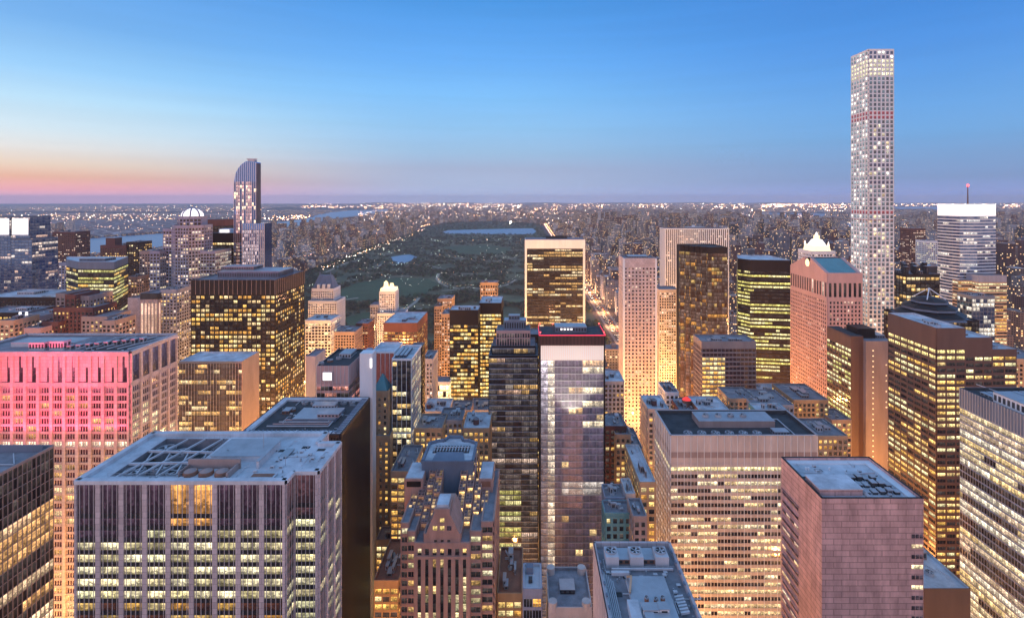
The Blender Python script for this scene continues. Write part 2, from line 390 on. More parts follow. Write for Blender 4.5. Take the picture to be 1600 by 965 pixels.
def clutter(root, x0, x1, y0, y1, z, n=6, seed=0, fans=2, tall=3):
    r_ = random.Random(seed); W, D = x1 - x0, y1 - y0
    for i in range(n):
        w, d = W * r_.uniform(.08, .25), D * r_.uniform(.1, .28); cx, cy = r_.uniform(x0 + w, x1 - w), r_.uniform(y0 + d, y1 - d)
        mech(root, cx - w / 2, cx + w / 2, cy - d / 2, cy + d / 2, z, r_.uniform(1, tall), r_.choice([M['duct'], M['metal'], M['roof_grey'], M['roof_blue'], M['browngrey']]))
    for i in range(fans):
        fan_unit(root, r_.uniform(x0 + 3, x1 - 3), r_.uniform(y0 + 3, y1 - 3), z + .02 + .01 * i, min(W, D) * .07 + .4)
    for i in range(3):
        a = (r_.uniform(x0 + 1, x1 - 1), r_.uniform(y0 + 1, y1 - 1), z + .5 + .21 * i); pipes(root, [a, (a[0] + r_.uniform(-W / 3, W / 3), a[1], a[2]), (a[0], a[1] + D * .2, a[2])], .15)
# ================================================================ THE NAMED BUILDINGS, roughly left to right
# --- big pale-piered tower, lower left
Y1 = 162.0; zB = Z(750, Y1); xw = X(118, Y1); xn = X(446, Y1); Yn = Y1 * 439 / 424; xe = X(497, Yn); Ye = 187.6; Yb = 195.5
polyB = [(xw, Y1), (xn, Y1), (xn, Yn), (xe, Yn), (xe, Ye), (X(500, Ye) - 0.3, Ye), (X(500, Ye) - 0.3, Yb), (xw, Yb)]
def litB(e, r, c, R, C, z, _r=random.Random(5), st={}):
    if e == 0:
        if r == 0: return dim(_r.uniform(.35, .6), (1, .45, .12)) if c in (4, 5) else (.035, .018, .03)
        if r == 1: return tuple(v * .45 for v in _r.choice(PALE)) if c >= 3 else (.03, .016, .028)
        if 2 <= r <= 6: return dim(_r.uniform(.35, .95), _r.choice(PALE + [(1, .86, .52)] * 3))
        return dim(_r.uniform(.1, .5), _r.choice(GOLD)) if _r.random() < .55 else (.06, .02, .012)  # lower rows: brownish reflections with golden patches put in as pane glow
    if 1 <= r <= 6 and e == 2: return dim(_r.uniform(.5, .9), _r.choice(PALE))
    if 1 <= r <= 12 and _r.random() < .62: return dim(_r.uniform(.3, .7), _r.choice(PALE))
    return (.045, .02, .025)
SB = dict(fh=3.82, bw=7.3, pw=1.55, pd=.55, sh=1.45, sd=.05, top=.9, mull=5, mw=.08, md=.32, glass=M['glassA'], pier=M['stone'], span=M['core'], mullm=M['alu'], topm=M['stone'], lit=litB)
# the louvred plant storeys at the top are built as a taller first row
def tall_first(S, h):   # facade with one tall top storey of plant glass
    T = dict(S); T['top'] = S['top']; return T
bB = thing('office_tower', 'big office tower with broad pale piers, pale green lit floors and a light blue roof', 'office tower', ((xw + xe) / 2, (Y1 + Yb) / 2, 0))
core = MB(); core.prism(polyB, 0, zB - 1.1, M['core'], top=False); core.build('core_wall', bB)
fr = MB(); wins = []
for e, o, u, n, L in poly_edges(polyB):
    if e in (0, 2, 3, 1):
        s = dict(SB)
        if e == 1: s['bw'] = 5.6; s['mull'] = 3; s['pw'] = .3
        if e == 2: s['mull'] = 6; s['bw'] = 8
        if e == 3: s['bw'] = 6.6
        # tall plant storey
        t = dict(s); t['fh'] = 9.6; t['sh'] = .25
        facade(fr, wins, t, e, o, u, n, L, zB - 10.5, zB)
        s2 = dict(s); s2['top'] = 0; facade(fr, wins, s2, e, o, u, n, L, 0, zB - 10.5)
    else: fr.fbox(o, u, n, 0, L, 0, .5, 0, zB, M['stone'])
fr.build('facade_frame', bB); PENDING.append((bB, wins, 100, 10))
HEROES.append((118, 497, 750, Y1, bB.name)); HEROES.append((497, 531, 700, Yn, bB.name)); FOOT.append((xw, xe, Y1, Yb))
rf = MB(); zr = zB - 1.1
pit = (X(166, 165), X(290, 168), 166.5, 192.5)          # sunken plant well
xs_ = [xw, pit[0], pit[1], xn, xe]
rf.face([(xw, Y1, zr), (pit[0], Y1, zr), (pit[0], Yb, zr), (xw, Yb, zr)], M['roof_blue'])
rf.face([(pit[0], Y1, zr), (pit[1], Y1, zr), (pit[1], pit[2], zr), (pit[0], pit[2], zr)], M['roof_blue'])
rf.face([(pit[0], pit[3], zr), (pit[1], pit[3], zr), (pit[1], Yb, zr), (pit[0], Yb, zr)], M['roof_blue'])
rf.face([(pit[1], Y1, zr), (xn, Y1, zr), (xn, Yb, zr), (pit[1], Yb, zr)], M['roof_blue'])
rf.face([(xn, Yn, zr), (xe, Yn, zr), (xe, Ye, zr), (xn, Ye, zr)], M['roof_blue'])
ro = rf.build('roof', bB)
pb = MB()
for e, o, u, n, L in poly_edges(polyB): pb.fbox(o, u, n, 0, L, -1.3, .62, zr + .02, zB + .12, M['roof_blue'])
pb.build('parapet', ro)
pw_ = MB(); x0, x1, y0, y1 = pit; zf = zr - 4
pw_.face([(x0, y0, zf), (x1, y0, zf), (x1, y1, zf), (x0, y1, zf)], M['roof_dark'])
pw_.face([(x0, y1, zf), (x1, y1, zf), (x1, y1, zr), (x0, y1, zr)], M['roof_grey']); pw_.face([(x0, y0, zf), (x0, y1, zf), (x0, y1, zr), (x0, y0, zr)], M['roof_grey'])
pw_.face([(x1, y0, zf), (x1, y1, zf), (x1, y1, zr), (x1, y0, zr)], M['roof_grey']); pw_.face([(x0, y0, zf), (x1, y0, zf), (x1, y0, zr), (x0, y0, zr)], M['roof_grey'])
pw_.build('plant_well', ro)
for i in range(5):
    fx = x0 + 3.6 + (i % 3) * 7.3; fy = y0 + 5.5 + (i // 3) * 12 + (3 if i % 2 else 0)
    fan_unit(bB, fx, fy, zf + .05, 3.1, M['metal'], 4.4)
for i in range(4):
    fx = x0 + 2 + i * 6.5
    pipes(bB, [(fx, y0, zr - .3 + .02 * i), (fx + 6, y1, zr - .3 + .02 * i)], .28, M['duct'], 'steel_beam')
    pipes(bB, [(fx + 5, y0 + 2, zr - .6), (fx - 1, y1 - 8, zr - .7)], .2, M['duct'], 'steel_beam')
pipes(bB, [(x0, y0 + 8, zr - .2), (x1, y0 + 9, zr - .2)], .35, M['duct'], 'steel_beam'); pipes(bB, [(x0, y0 + 17, zr - .25), (x1, y0 + 16, zr - .25)], .35, M['duct'], 'steel_beam')
# open plant bay with rusty wall and cooling drums
bx0, bx1 = X(278, 166), X(357, 166)
b = MB(); b.box(bx0, bx1 + 1, 171, 171.6, zr, zr + 3.2, M['browngrey']); b.box(bx1, bx1 + .6, 164.5, 171, zr, zr + 2, M['browngrey']); b.box(bx0, bx0 + .4, 166, 171, zr, zr + 1.6, M['browngrey']); b.build('screen_wall', bB)
for i in range(3):
    cx = bx0 + 3 + i * 5.2
    b = MB(); b.cyl(cx, 167.6, zr + .02, zr + 1.2, 2.3, M['rust'], 18, 2.1); b.cyl(cx, 167.6, zr + 1.21, zr + 1.7, 1.9, M['browngrey'], 16, .7); b.build('cooling_drum', bB)
mech(bB, X(312, 170), X(395, 170), 176, 188.5, zr, 1.6, M['roof_blue'], 'raised_deck', False)
mech(bB, X(398, 170), X(402, 170), 171, 186, zr, 2.4, M['duct'], 'screen_wall', False)
b = MB(); b.box(X(388, 165), X(428, 165), 164.6, 167.6, zr + .1, zr + .5, M['roof_blue']); b.box(X(391, 165), X(425, 165), 165.1, 167.1, zr + .5, zr + .56, M['rust']); b.build('roof_hatch', bB)
for px_, yy, hh in ((412, 182, 7), (446, 173, 3.5), (352, 180, 1.6), (356, 180, 1.8), (470, 176, 1)):
    b = MB(); b.cyl(X(px_, yy), yy, zr, zr + hh, .09 if hh > 2 else .35, M['metal'], 8); b.build('mast' if hh > 2 else 'roof_vent', bB)
mech(bB, X(440, 180), X(452, 180), 178, 184, zr, .35, M['roof_dark'], 'roof_hatch', False)

# --- dark gridded slab at the left edge
xA = X(83, 200); polyA = rect(-262, xA, 112, 200)
SA = dict(fh=3.9, bw=1.75, pw=.16, pd=.3, sh=.22, sd=.22, top=.9, glass=M['glassA'], pier=M['browngrey'], topm=M['browngrey'], lit=litf(.42, [(1, .62, .34), (1, .70, .42), (.8, .42, .16), (.7, .34, .1)], .9, .93, .42, 3, off=(0, 1, 2, 3, 4)))
rA, _ = tower('office_tower', 'dark office slab with a fine bronze window grid at the lower left edge', 'office tower', polyA, Z(695, 200), SA, (1,), roofm=M['roof_grey'])
zA = Z(695, 200) - 1.2
b = MB()
for i in range(24): b.box(-255 + i * 2.2, -254.7 + i * 2.2, 196.4, 196.8, zA, zA + 2.4, M['slate'])
b.box(-258, xA - 1.2, 196.8, 197.2, zA, zA + 2.6, M['slate']); b.build('louvre_screen', rA)
clutter(rA, -225, xA - 3, 150, 190, zA, 5, 4, 1)
b = MB(); b.box(-236, -232.4, 192.5, 194.5, zA, zA + 1.2, M['dark_metal']); b.box(-235.8, -232.6, 194.51, 194.56, zA + .15, zA + 1.05, M['lit_crown']); o_ = b.build('floodlight', None)
tag(o_, 'roof floodlight standing on the dark gridded slab at the left edge', 'floodlight')

# --- pink floodlit tower
polyC, zC = RB(-60, 203, 549, 290, 328)
ROWC = random.Random(4)
def litC(e, r, c, R, C, z):
    rr = ROWC
    if e == 0:
        if r == 0: return (.10, .03, .05) if rr.random() < .7 else (.25, .06, .1)
        if r in (7,): return dim(rr.uniform(.85, 1.1), (1, .82, .6))
        if r in (13,): return dim(rr.uniform(.4, 1), (1, .75, .42))
        p = .32 if r < 7 else .3
        return dim(rr.uniform(.3, .85), rr.choice(WARM)) if rr.random() < p else (.05, .01, .014)
    if r == 0: return (.03, .025, .05)
    if r < 3: return (.03, .02, .03)
    return dim(rr.uniform(.4, .9), (1, .85, .5)) if rr.random() < .55 else (.06, .04, .03)
SC = dict(fh=4.35, bw=7.55, pw=1.6, pd=1.1, sh=1.35, sd=.5, top=2.2, mull=5, mw=.09, md=.5, glass=M['glassA'], pier=M['stone'], span=M['stone'], mullm=M['stone'], lit=litC)
rC = thing('office_tower', 'wide pale tower washed in pink floodlight with one row of bright square windows', 'office tower', ((polyC[0][0] + polyC[1][0]) / 2, 309, 0))
b = MB(); b.prism(polyC, 0, zC - 1.2, M['core'], top=False); b.build('core_wall', rC); fr = MB(); wins = []
for e, o, u, n, L in poly_edges(polyC):
    if e in (0, 1):
        t = dict(SC); t['fh'] = 15.2; t['sh'] = .4; t['mull'] = 0; facade(fr, wins, t, e, o, u, n, L, zC - 17.4, zC)
        if e == 0:      # recessed plant storey screens behind the piers
            rr = random.Random(9); nb = round(L / 7.55)
            for i in range(nb):
                w = L / nb
                fr.fbox(o, u, n, i * w + .9, i * w + w * rr.choice((.45, .55, .62)), .0, .3, zC - 17, zC - 2.6, M['stone'])
                fr.fbox(o, u, n, i * w + w * .62, (i + 1) * w - .9, .0, .2, zC - 9, zC - 2.6, M['stone'])
        s = dict(SC); s['top'] = 1.6; s['td'] = .6; facade(fr, wins, s, e, o, u, n, L, 0, zC - 17.4)
    else: fr.fbox(o, u, n, 0, L, 0, .5, 0, zC, M['stone'])
fr.build('facade_frame', rC); PENDING.append((rC, wins, 100, 10)); HEROES.append((-60, 203, 549, 290, rC.name)); HEROES.append((203, 268, 545, 300, rC.name)); FOOT.append((polyC[0][0], polyC[1][0], 290, 328))
b = MB(); b.face([(x, y, zC - 1.2) for x, y in polyC], M['roof_grey']); ro = b.build('roof', rC)
b = MB()
for e, o, u, n, L in poly_edges(polyC): b.fbox(o, u, n, 0, L, -.9, 1.14, zC - 1.0, zC + .05, M['stone'])
b.build('parapet', ro)
mech(rC, X(30, 308), X(128, 308), 303, 314, zC - 1.2, 2.4, M['duct'], 'raised_deck', False)
mech(rC, X(50, 298), X(74, 298), 296, 301, zC - 1.2, 4.5, M['duct']); mech(rC, X(82, 298), X(104, 298), 296, 301, zC - 1.2, 5.2, M['duct'])
for i in range(9): mech(rC, X(106, 298) + i * 4.1, X(106, 298) + i * 4.1 + 2.4, 297 + i * 1.6, 300 + i * 1.6, zC - 1.2, 2.2 + .13 * i, M['metal'])
b = MB(); b.box(X(140, 300), X(250, 320) - 4, 296, 322, zC - 1.1, zC - .9, M['roof_dark']); b.build('well_cover', rC)
for i in range(6): pipes(rC, [(X(128, 300) + i * 6, 296, zC - .2), (X(150, 300) + i * 6.6, 322, zC + .1)], .25)

# --- mid brown glass office with a blank tan flank
polyD, zD = RB(280, 378, 564, 380, 404)
tower('office_tower', 'short glass office with a blank tan side wall beside the pink lit tower', 'office tower', polyD, zD,
      dict(fh=3.85, bw=2.3, pw=.22, pd=.25, sh=1.1, sd=.12, top=1.6, mull=2, mw=.05, md=.2, glass=M['glassA'], pier=M['alu'], span=M['core'], topm=M['slate'],
           lit=litf(.4, WARM, .95, .5, .3, 12)), (0,), plain=M['tan'], roofm=M['roof_blue'])
# --- black tower with golden window rows
polyE, zE = RB(299, 430, 437, 470, 530)
rE, _ = tower('office_tower', 'broad black tower with ribbed dark top and rows of golden lit windows', 'office tower', polyE, zE,
      dict(fh=4.05, bw=4.3, pw=.75, pd=.6, sh=1.35, sd=.2, top=13.5, topribs=1, mull=2, mw=.05, md=.15, glass=M['glassA'], pier=M['dark_metal'], ribm=M['browngrey'],
           lit=litf(.52, GOLD + [(1, .7, .35)], .95, .25, .3, 21)), (0, 1), roofm=M['roof_grey'], n_ind=100)
mech(rE, X(345, 490), X(440, 490), 485, 515, zE - 1.2, 6.5, M['slate']); mech(rE, X(355, 505), X(405, 505), 495, 512, zE + 5.5, 3, M['roof_grey'])
# --- grey stepped tower with a lit dome
def octo(cx, cy, r, k=.41): return [(cx - r * k, cy - r), (cx + r * k, cy - r), (cx + r, cy - r * k), (cx + r, cy + r * k), (cx + r * k, cy + r), (cx - r * k, cy + r), (cx - r, cy + r * k), (cx - r, cy - r * k)]
Yf = 565.0; cx = X(299, Yf); litF = litf(.24, ROSE + [(1, .8, .5)], .9, .3, .25, 31)
SF = dict(fh=3.6, bw=3.1, pw=.9, pd=.4, sh=1.3, sd=.3, top=2, glass=M['glassA'], pier=M['greystone'], lit=litF)
rF = thing('domed_tower', 'slender grey stepped tower crowned by a glowing white dome', 'tower', (cx, Yf, 0))
def tier(root, poly, py, S, faces, zb=0, Yref=None, **k): return tower('', '', '', poly, Z(py, Yref or poly[0][1]), S, faces, root=root, zb=zb, **k)
tier(rF, octo(cx, Yf + 2, 17.5), 352, SF, (0, 1, 7, 2), hero=True, n_ind=60, minpx=5)
tier(rF, octo(cx, Yf + 2, 13), 338, SF, (0, 1, 7), zb=Z(352, Yf), hero=False, n_ind=0)
tier(rF, rect(X(258, Yf), X(276, Yf), Yf - 3, Yf + 20), 357, SF, (0, 1), hero=False, n_ind=20, minpx=5)
tier(rF, rect(X(247, Yf), X(262, Yf), Yf - 12, Yf + 10), 392, SF, (0, 1), hero=False, n_ind=20, minpx=5)
tier(rF, rect(X(312, Yf), X(343, Yf), Yf - 8, Yf + 22), 392, dict(SF, pw=.5, sh=1.2, lit=litf(.3, WHITE, .5, .5, .3, 5)), (0, 1), hero=True, n_ind=20, minpx=5)
zd = Z(338, Yf); b = MB()
for k in range(5):
    a0, a1 = k * math.pi / 10, (k + 1) * math.pi / 10; R0 = 10.5
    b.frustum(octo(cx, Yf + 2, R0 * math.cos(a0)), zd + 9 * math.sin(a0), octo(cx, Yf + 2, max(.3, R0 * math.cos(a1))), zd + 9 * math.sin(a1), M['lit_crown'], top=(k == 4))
d_ = b.build('dome', rF)
b = MB()
for k in range(8):
    a = k * math.pi / 4 + .39; pts = [(cx + 10.9 * math.cos(t) * math.cos(a), Yf + 2 + 10.9 * math.cos(t) * math.sin(a), zd + 9.4 * math.sin(t)) for t in (0, .4, .8, 1.2, 1.5)]
    for p, q in zip(pts, pts[1:]): b.bar(p, q, .75, M['greystone'])
b.cyl(cx, Yf + 2, zd + 9, zd + 14, .3, M['metal'], 6); b.build('dome_rib', d_)
# --- dark towers behind it
polyg, zg = RB(319, 350, 343, 650, 680)
tower('office_tower', 'dark red-brown tower top rising just right of the glowing dome', 'office tower', polyg, zg, dict(fh=4, bw=4, pw=1, pd=.3, sh=1.2, sd=.2, top=8, topm=M['redbrick'], glass=M['glassA'], pier=M['dark_metal'], lit=litf(.04, WARM, .6, .2, .05, 2)), (0, 1), n_ind=10, minpx=5)
polyg, zg = RB(326, 379, 364, 600, 640)
rg, _ = tower('office_tower', 'black slab tower with one lit window row left of the blue topped glass tower', 'office tower', polyg, zg, dict(fh=4, bw=3.2, pw=.4, pd=.3, sh=1.5, sd=.2, top=10, glass=M['glassA'], pier=M['dark_metal'], lit=litf(.06, WARM, 1, .2, .05, 8, full=(0,))), (0, 1), n_ind=20, minpx=5)
b = MB(); b.box(X(348, 620), X(366, 620), 612, 626, zg - 1, zg + 4, M['white']); b.box(X(350, 620), X(364, 620), 611.5, 611.8, zg, zg + 3, M['lit_crown']); b.build('lit_penthouse', rg)
# --- tall curved blue glass tower
def curved_tower():
    Y = 600.0; x0, x1 = X(366, Y), X(400, Y); ztop = Z(252, Y); zl = Z(284, Y)
    r = thing('glass_tower', 'tall slim tower with a curved blue top and vertical pink and white stripes', 'skyscraper', ((x0 + x1) / 2, Y + 15, 0))
    prof = [(x1, ztop - 1), (x0 + 13.5, ztop), (x0 + 8, ztop - 4), (x0 + 4, ztop - 9), (x0 + 1.2, ztop - 15.5), (x0, zl)]
    def shell(L, m, nm, zc=(.004, .004, .006)):
        b = MB(); n = len(L); i = len(b.v); b.v += [(x, Y, z) for x, z in L] + [(x, Y + 11, z) for x, z in L]; k = b.mi(m)
        b.f.append(tuple(i + a for a in range(n))); b.m.append(k); b.c.append(zc); b.f.append(tuple(i + n + a for a in reversed(range(n)))); b.m.append(k); b.c.append((0, 0, 0))
        for a in range(n): c = (a + 1) % n; b.f.append((i + c, i + a, i + n + a, i + n + c)); b.m.append(k); b.c.append((0.001, 0, 0))
        b.build(nm, r)
    shell([(x0, 0), (x1, 0), (x1, zl), (x0, zl)], M['glassC'], 'glass_shell'); shell([(x0, zl + .05), (x1, zl + .05)] + prof[:-1], M['cap_glass'], 'curved_cap')
    f = MB(); nb = 11; w = (x1 - x0) / nb; rr = random.Random(6); wins = []
    def ztop_at(x):
        for (xa, za), (xb, zb_) in zip(prof, prof[1:]):
            if xb <= x <= xa: return za + (zb_ - za) * (xa - x) / (xa - xb)
        return zl
    for c in range(nb + 1):
        x = x0 + c * w; f.fbox((x, Y), (1, 0), (0, -1), -.28, .28, 0, .8, 0, ztop_at(min(max(x, x0), x1)) - .5, M['alu'])
    for c in range(1, 9): f.fbox((x1, Y), (0, 1), (1, 0), c * 1.2, c * 1.2 + .2, 0, .6, 0, ztop - 2, M['slate'])
    f.build('facade_frame', r)
    for row in range(60):
        zt = Z(284, Y) - row * 4.1
        for c in range(nb):
            xa = x0 + c * w + .3; g = rr.uniform(.5, 1)
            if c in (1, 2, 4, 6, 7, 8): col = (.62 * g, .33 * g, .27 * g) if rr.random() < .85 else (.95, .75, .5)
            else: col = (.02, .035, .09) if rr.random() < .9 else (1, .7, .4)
            if row in (16, 20): col = (1, .75, .5) if rr.random() < .7 else col
            wins.append(([(xa, Y - .07, zt - 4.05), (xa + w - .6, Y - .07, zt - 4.05), (xa + w - .6, Y - .07, zt), (xa, Y - .07, zt)], col, M['glassC']))
        for c in range(3):
            if rr.random() < .12: wins.append(([(x1 + .05, Y + c * 3.6 + .3, zt - 3.3), (x1 + .05, Y + c * 3.6 + 3.4, zt - 3.3), (x1 + .05, Y + c * 3.6 + 3.4, zt), (x1 + .05, Y + c * 3.6 + .3, zt)], (.6, .42, .3), M['glassC']))
    PENDING.append((r, wins, 60, 3)); HEROES.append((366, 410, 262, Y, r.name)); FOOT.append((x0, x1, Y, Y + 11))
    b = MB(); b.box(x0 + 14, x0 + 22, Y + 3, Y + 9, ztop - 1, ztop + 2.4, M['metal']); b.bar((x0 + 12, Y + 5, ztop + 3), (x0 + 24, Y + 5, ztop + 3), .5, M['metal']); b.build('maintenance_crane', r)
    # lower front block, same building
    Y2 = 575.0; a0, a1 = X(379, Y2), X(413, Y2); z2 = Z(349, Y2)
    b = MB(); pl = rect(a0, a1, Y2, Y2 + 17); b.prism(pl, 0, z2, M['glassC'], c=(.001, 0, 0)); b.build('podium_shell', r)
    f = MB(); nb = 12; w = (a1 - a0) / nb
    for c in range(nb + 1): f.fbox((a0 + c * w, Y2), (1, 0), (0, -1), -.25, .25, 0, .8, 0, z2 - .4, M['alu'])
    f.box(a0, a1, Y2 - .2, Y2, z2 - 7, z2, M['cap_glass']); f.build('podium_frame', r)
    wins = []
    for row in range(30):
        zt = z2 - 8 - row * 4
        for c in range(nb):
            if rr.random() < .7:
                g = rr.uniform(.3, .9); xa = a0 + c * w + .3; col = (.7 * g, .52 * g, .5 * g) if c < 9 else (.25 * g, .18 * g, .14 * g)
                if row in (11, 12) and rr.random() < .8: col = (1.1, .8, .42)
                wins.append(([(xa, Y2 - .07, zt - 3.4), (xa + w - .6, Y2 - .07, zt - 3.4), (xa + w - .6, Y2 - .07, zt), (xa, Y2 - .07, zt)], col, M['glassC']))
    PENDING.append((r, wins, 30, 3)); HEROES.append((379, 424, 349, Y2, r.name)); FOOT.append((a0, a1, Y2, Y))
curved_tower()
# --- left edge twin glass tower with lit tops
rQ = thing('glass_tower', 'pair of faceted glass shafts with white lit tops at the far left edge', 'skyscraper', (X(20, 700), 715, 0))
for a, c, py, lt in ((-20, 17, 338, 1), (19, 47, 338, 1), (17.5, 50, 373, 0)):
    pl, zz = RB(a, c, py, 700 if lt else 692, 730)
    SQ = dict(fh=4.1, bw=4.6, pw=.2, pd=.2, sh=.8, sd=.1, top=1, glass=M['glassC'], pier=M['slate'], lit=litf(.12 if lt else .22, ROSE, .7, .5, .2, 40 + lt, unlit=.03))
    tier(rQ, pl, py, SQ, (0, 1), Yref=pl[0][1], n_ind=20, minpx=5)
    if lt:
        b = MB(); b.box(pl[0][0] + 1, pl[1][0] - 1, 698.6, 699.4, Z(368, 700), Z(341, 700), M['white']); b.box(pl[0][0] + 1.4, pl[1][0] - 1.4, 698.3, 698.6, Z(366, 700), Z(342, 700), M['lit_crown']); b.build('lit_crown_screen', rQ)
# --- lit glass office at left (faceted)
polyO = [(X(104, 585), 585), (X(122, 562), 562), (X(178, 560), 560), (X(198, 610), 612), (X(104, 612), 612)]
rO, _ = tower('office_tower', 'faceted glass office with yellow lit floor bands left of the small cream tower', 'office tower', polyO, Z(409, 560),
      dict(fh=3.95, bw=6, pw=.2, pd=.2, sh=1.35, sd=.15, top=8, mull=3, mw=.05, md=.15, glass=M['glassA'], pier=M['dark_metal'], topm=M['slate'],
           lit=litf(.78, OLIVE + GOLD[:2], .95, .8, .5, 15, off=(10, 11, 19))), (0, 1, 2), roofm=M['roof_blue'])
mech(rO, X(130, 580), X(170, 580), 575, 590, Z(409, 560) - 1.2, 3, M['slate'])
# --- clustered pink brown block
rP = thing('apartment_tower', 'clustered pinkish brown masonry block of bundled square shafts above the pink lit tower', 'building', (X(110, 450), 470, 0))
for i, (a, c, py, Y) in enumerate(((66, 92, 502, 440), (88, 102, 458, 455), (103, 118, 460, 450), (119, 140, 462, 455), (84, 146, 480, 446), (128, 168, 494, 440))):
    pl, zz = RB(a, c, py, Y, Y + 25)
    tier(rP, pl, py, dict(fh=3.4, bw=3.4, pw=1.5, pd=.5, sh=1.3, sd=.3, top=3, glass=M['glassA'], pier=M['browngrey'] if i % 2 else M['redbrick'], lit=litf(.3, WARM, .9, .1, .2, 60 + i)), (0, 1), Yref=Y, n_ind=16, minpx=6, parapet=False)
# --- cream tower
polyT, zT = RB(200, 220, 465, 520, 540)
rT, _ = tower('apartment_tower', 'small cream tower with a lit fluted face and dark hipped cap', 'building', polyT, zT, dict(fh=3.6, bw=20, pw=8, pd=.3, sh=1.2, sd=.2, top=2, glass=M['glassA'], pier=M['stone'], lit=litf(.3, WARM, .6)), (), n_ind=0)
pl, zz = RB(220, 247, 458, 516, 545)
tier(rT, pl, 458, dict(fh=60, bw=3.4, pw=.9, pd=.8, sh=4, sd=.3, top=6, topm=M['roof_dark'], glass=M['glassA'], pier=M['stone'], lit=litf(1, [(1, .62, .45)], .75, 0, 0)), (0, 1), n_ind=10)
# --- assorted left background towers: px0,px1,top,Y1,depth,pier,litp,label
def simple(name, label, px0, px1, py, Y, D, pier, p, pal=WARM, fh=3.4, bw=3.4, pw=1.2, sh=1.4, top=3, glassm=None, cat='building', n=24, gain=.9, seed=1, roofm=None, faces=None, topm=None, cl=2, pd=.35, mull=0, core=None, zb=0, minpx=5, group=None):
    pl, zz = RB(px0, px1, py, Y, Y + D)
    if faces is None: faces = (0, 1) if px1 < VX else ((0, 3) if px0 > VX else (0,))
    r, ro = tower(name, label, cat, pl, zz, dict(fh=fh, bw=bw, pw=pw, pd=pd, sh=sh, sd=pd * .6, top=top, topm=topm or pier, glass=glassm or M['glassA'], pier=pier, mull=mull, mw=.06, lit=litf(p, pal, gain, .25, .25, seed)), faces, n_ind=n, roofm=roofm, core=core, zb=zb, minpx=minpx, group=group)
    if cl: clutter(r, pl[0][0] + 1, pl[1][0] - 1, Y + 1, Y + D - 1, zz - 1.2, cl, seed, 1, 4)
    return r, pl, zz
simple('apartment_tower', 'dark brown flat topped tower standing alone against the river at left', 82, 118, 362, 900, 30, M['redbrick'], .22, ROSE, seed=71)
r, pl, zz = simple('apartment_tower', 'wide dark apartment tower with stepped brown top in front of the river', 157, 197, 383, 720, 26, M['redbrick'], .2, WARM, seed=72)
mech(r, X(168, 725), X(182, 725), 722, 735, zz - 1, 11, M['redbrick'], 'stair_tower', False)
simple('apartment_tower', 'dark blue slab joined to the right of the wide dark apartment tower', 197.5, 216, 378, 722, 26, M['dark_metal'], .25, WARM, seed=73)
simple('apartment_tower', 'reddish apartment slab with balconies left of the domed tower', 218, 256, 392, 660, 25, M['browngrey'], .3, ROSE, seed=74, sh=1.5)
simple('apartment_tower', 'pale flat roofed block with a lit roof edge behind the reddish slab', 214, 262, 398, 780, 30, M['greystone'], .3, ROSE, seed=75)
simple('apartment_tower', 'grey narrow block squeezed left of the lit glass office', 92, 106, 410, 640, 20, M['greystone'], .3, ROSE, seed=76)
simple('office_tower', 'long dark low office at left with a flat blue roof', -30, 86, 464, 560, 50, M['dark_metal'], .12, GOLD, seed=77, roofm=M['roof_blue'])
simple('office_tower', 'low office with gold lit floors at the far left edge', -40, 40, 488, 470, 30, M['dark_metal'], .75, GOLD, seed=78, bw=5)
simple('theatre_block', 'low pinkish block beside the clustered brown towers at left', 38, 64, 512, 430, 30, M['pink'], .05, WARM, seed=79)
r, pl, zz = simple('studio_building', 'pale rooftop plant building with bright white lit shafts at left', 20, 60, 494, 452, 30, M['greystone'], .4, WHITE, seed=80)
for k in (0, 1):
    b = MB(); b.box(X(30 + 10 * k, 451), X(33 + 10 * k, 451), 450.6, 451.4, zz - 10, zz + 4, M['lit_crown']); b.build('light_shaft', r)
for i_, (a_, c_, py_, Y_, m_, p_, lab_) in enumerate((
    (48, 60, 430, 820, 'greystone', .25, 'pale narrow tower just right of the twin lit glass shafts'), (58, 72, 448, 760, 'redbrick', .3, 'reddish mid rise tower left of the faceted glass office'),
    (70, 84, 436, 840, 'greystone', .25, 'grey mid rise tower behind the reddish one at far left'), (14, 40, 470, 620, 'dark_metal', .35, 'dark glassy mid rise below the twin lit glass shafts'),
    (44, 66, 476, 600, 'browngrey', .3, 'brown mid rise with gold windows at far left above the pink tower'), (66, 90, 466, 610, 'dark_metal', .3, 'dark block with a flat roof left of the faceted glass office'),
    (236, 258, 420, 700, 'greystone', .3, 'grey mid rise squeezed left of the domed tower'), (196, 214, 432, 640, 'browngrey', .35, 'brown tower right of the faceted glass office'),
    (160, 180, 500, 430, 'browngrey', .4, 'brown low block right of the clustered shafts'), (250, 276, 452, 520, 'greystone', .35, 'grey gridded block at the foot of the domed tower'),
    (0, 22, 500, 430, 'tan', .5, 'tan lit block at the far left edge above the pink tower'))):
    simple('apartment_tower', lab_, a_, c_, py_, Y_, 22, M[m_], p_, WARM + ROSE, seed=500 + i_, n=12, cl=2)
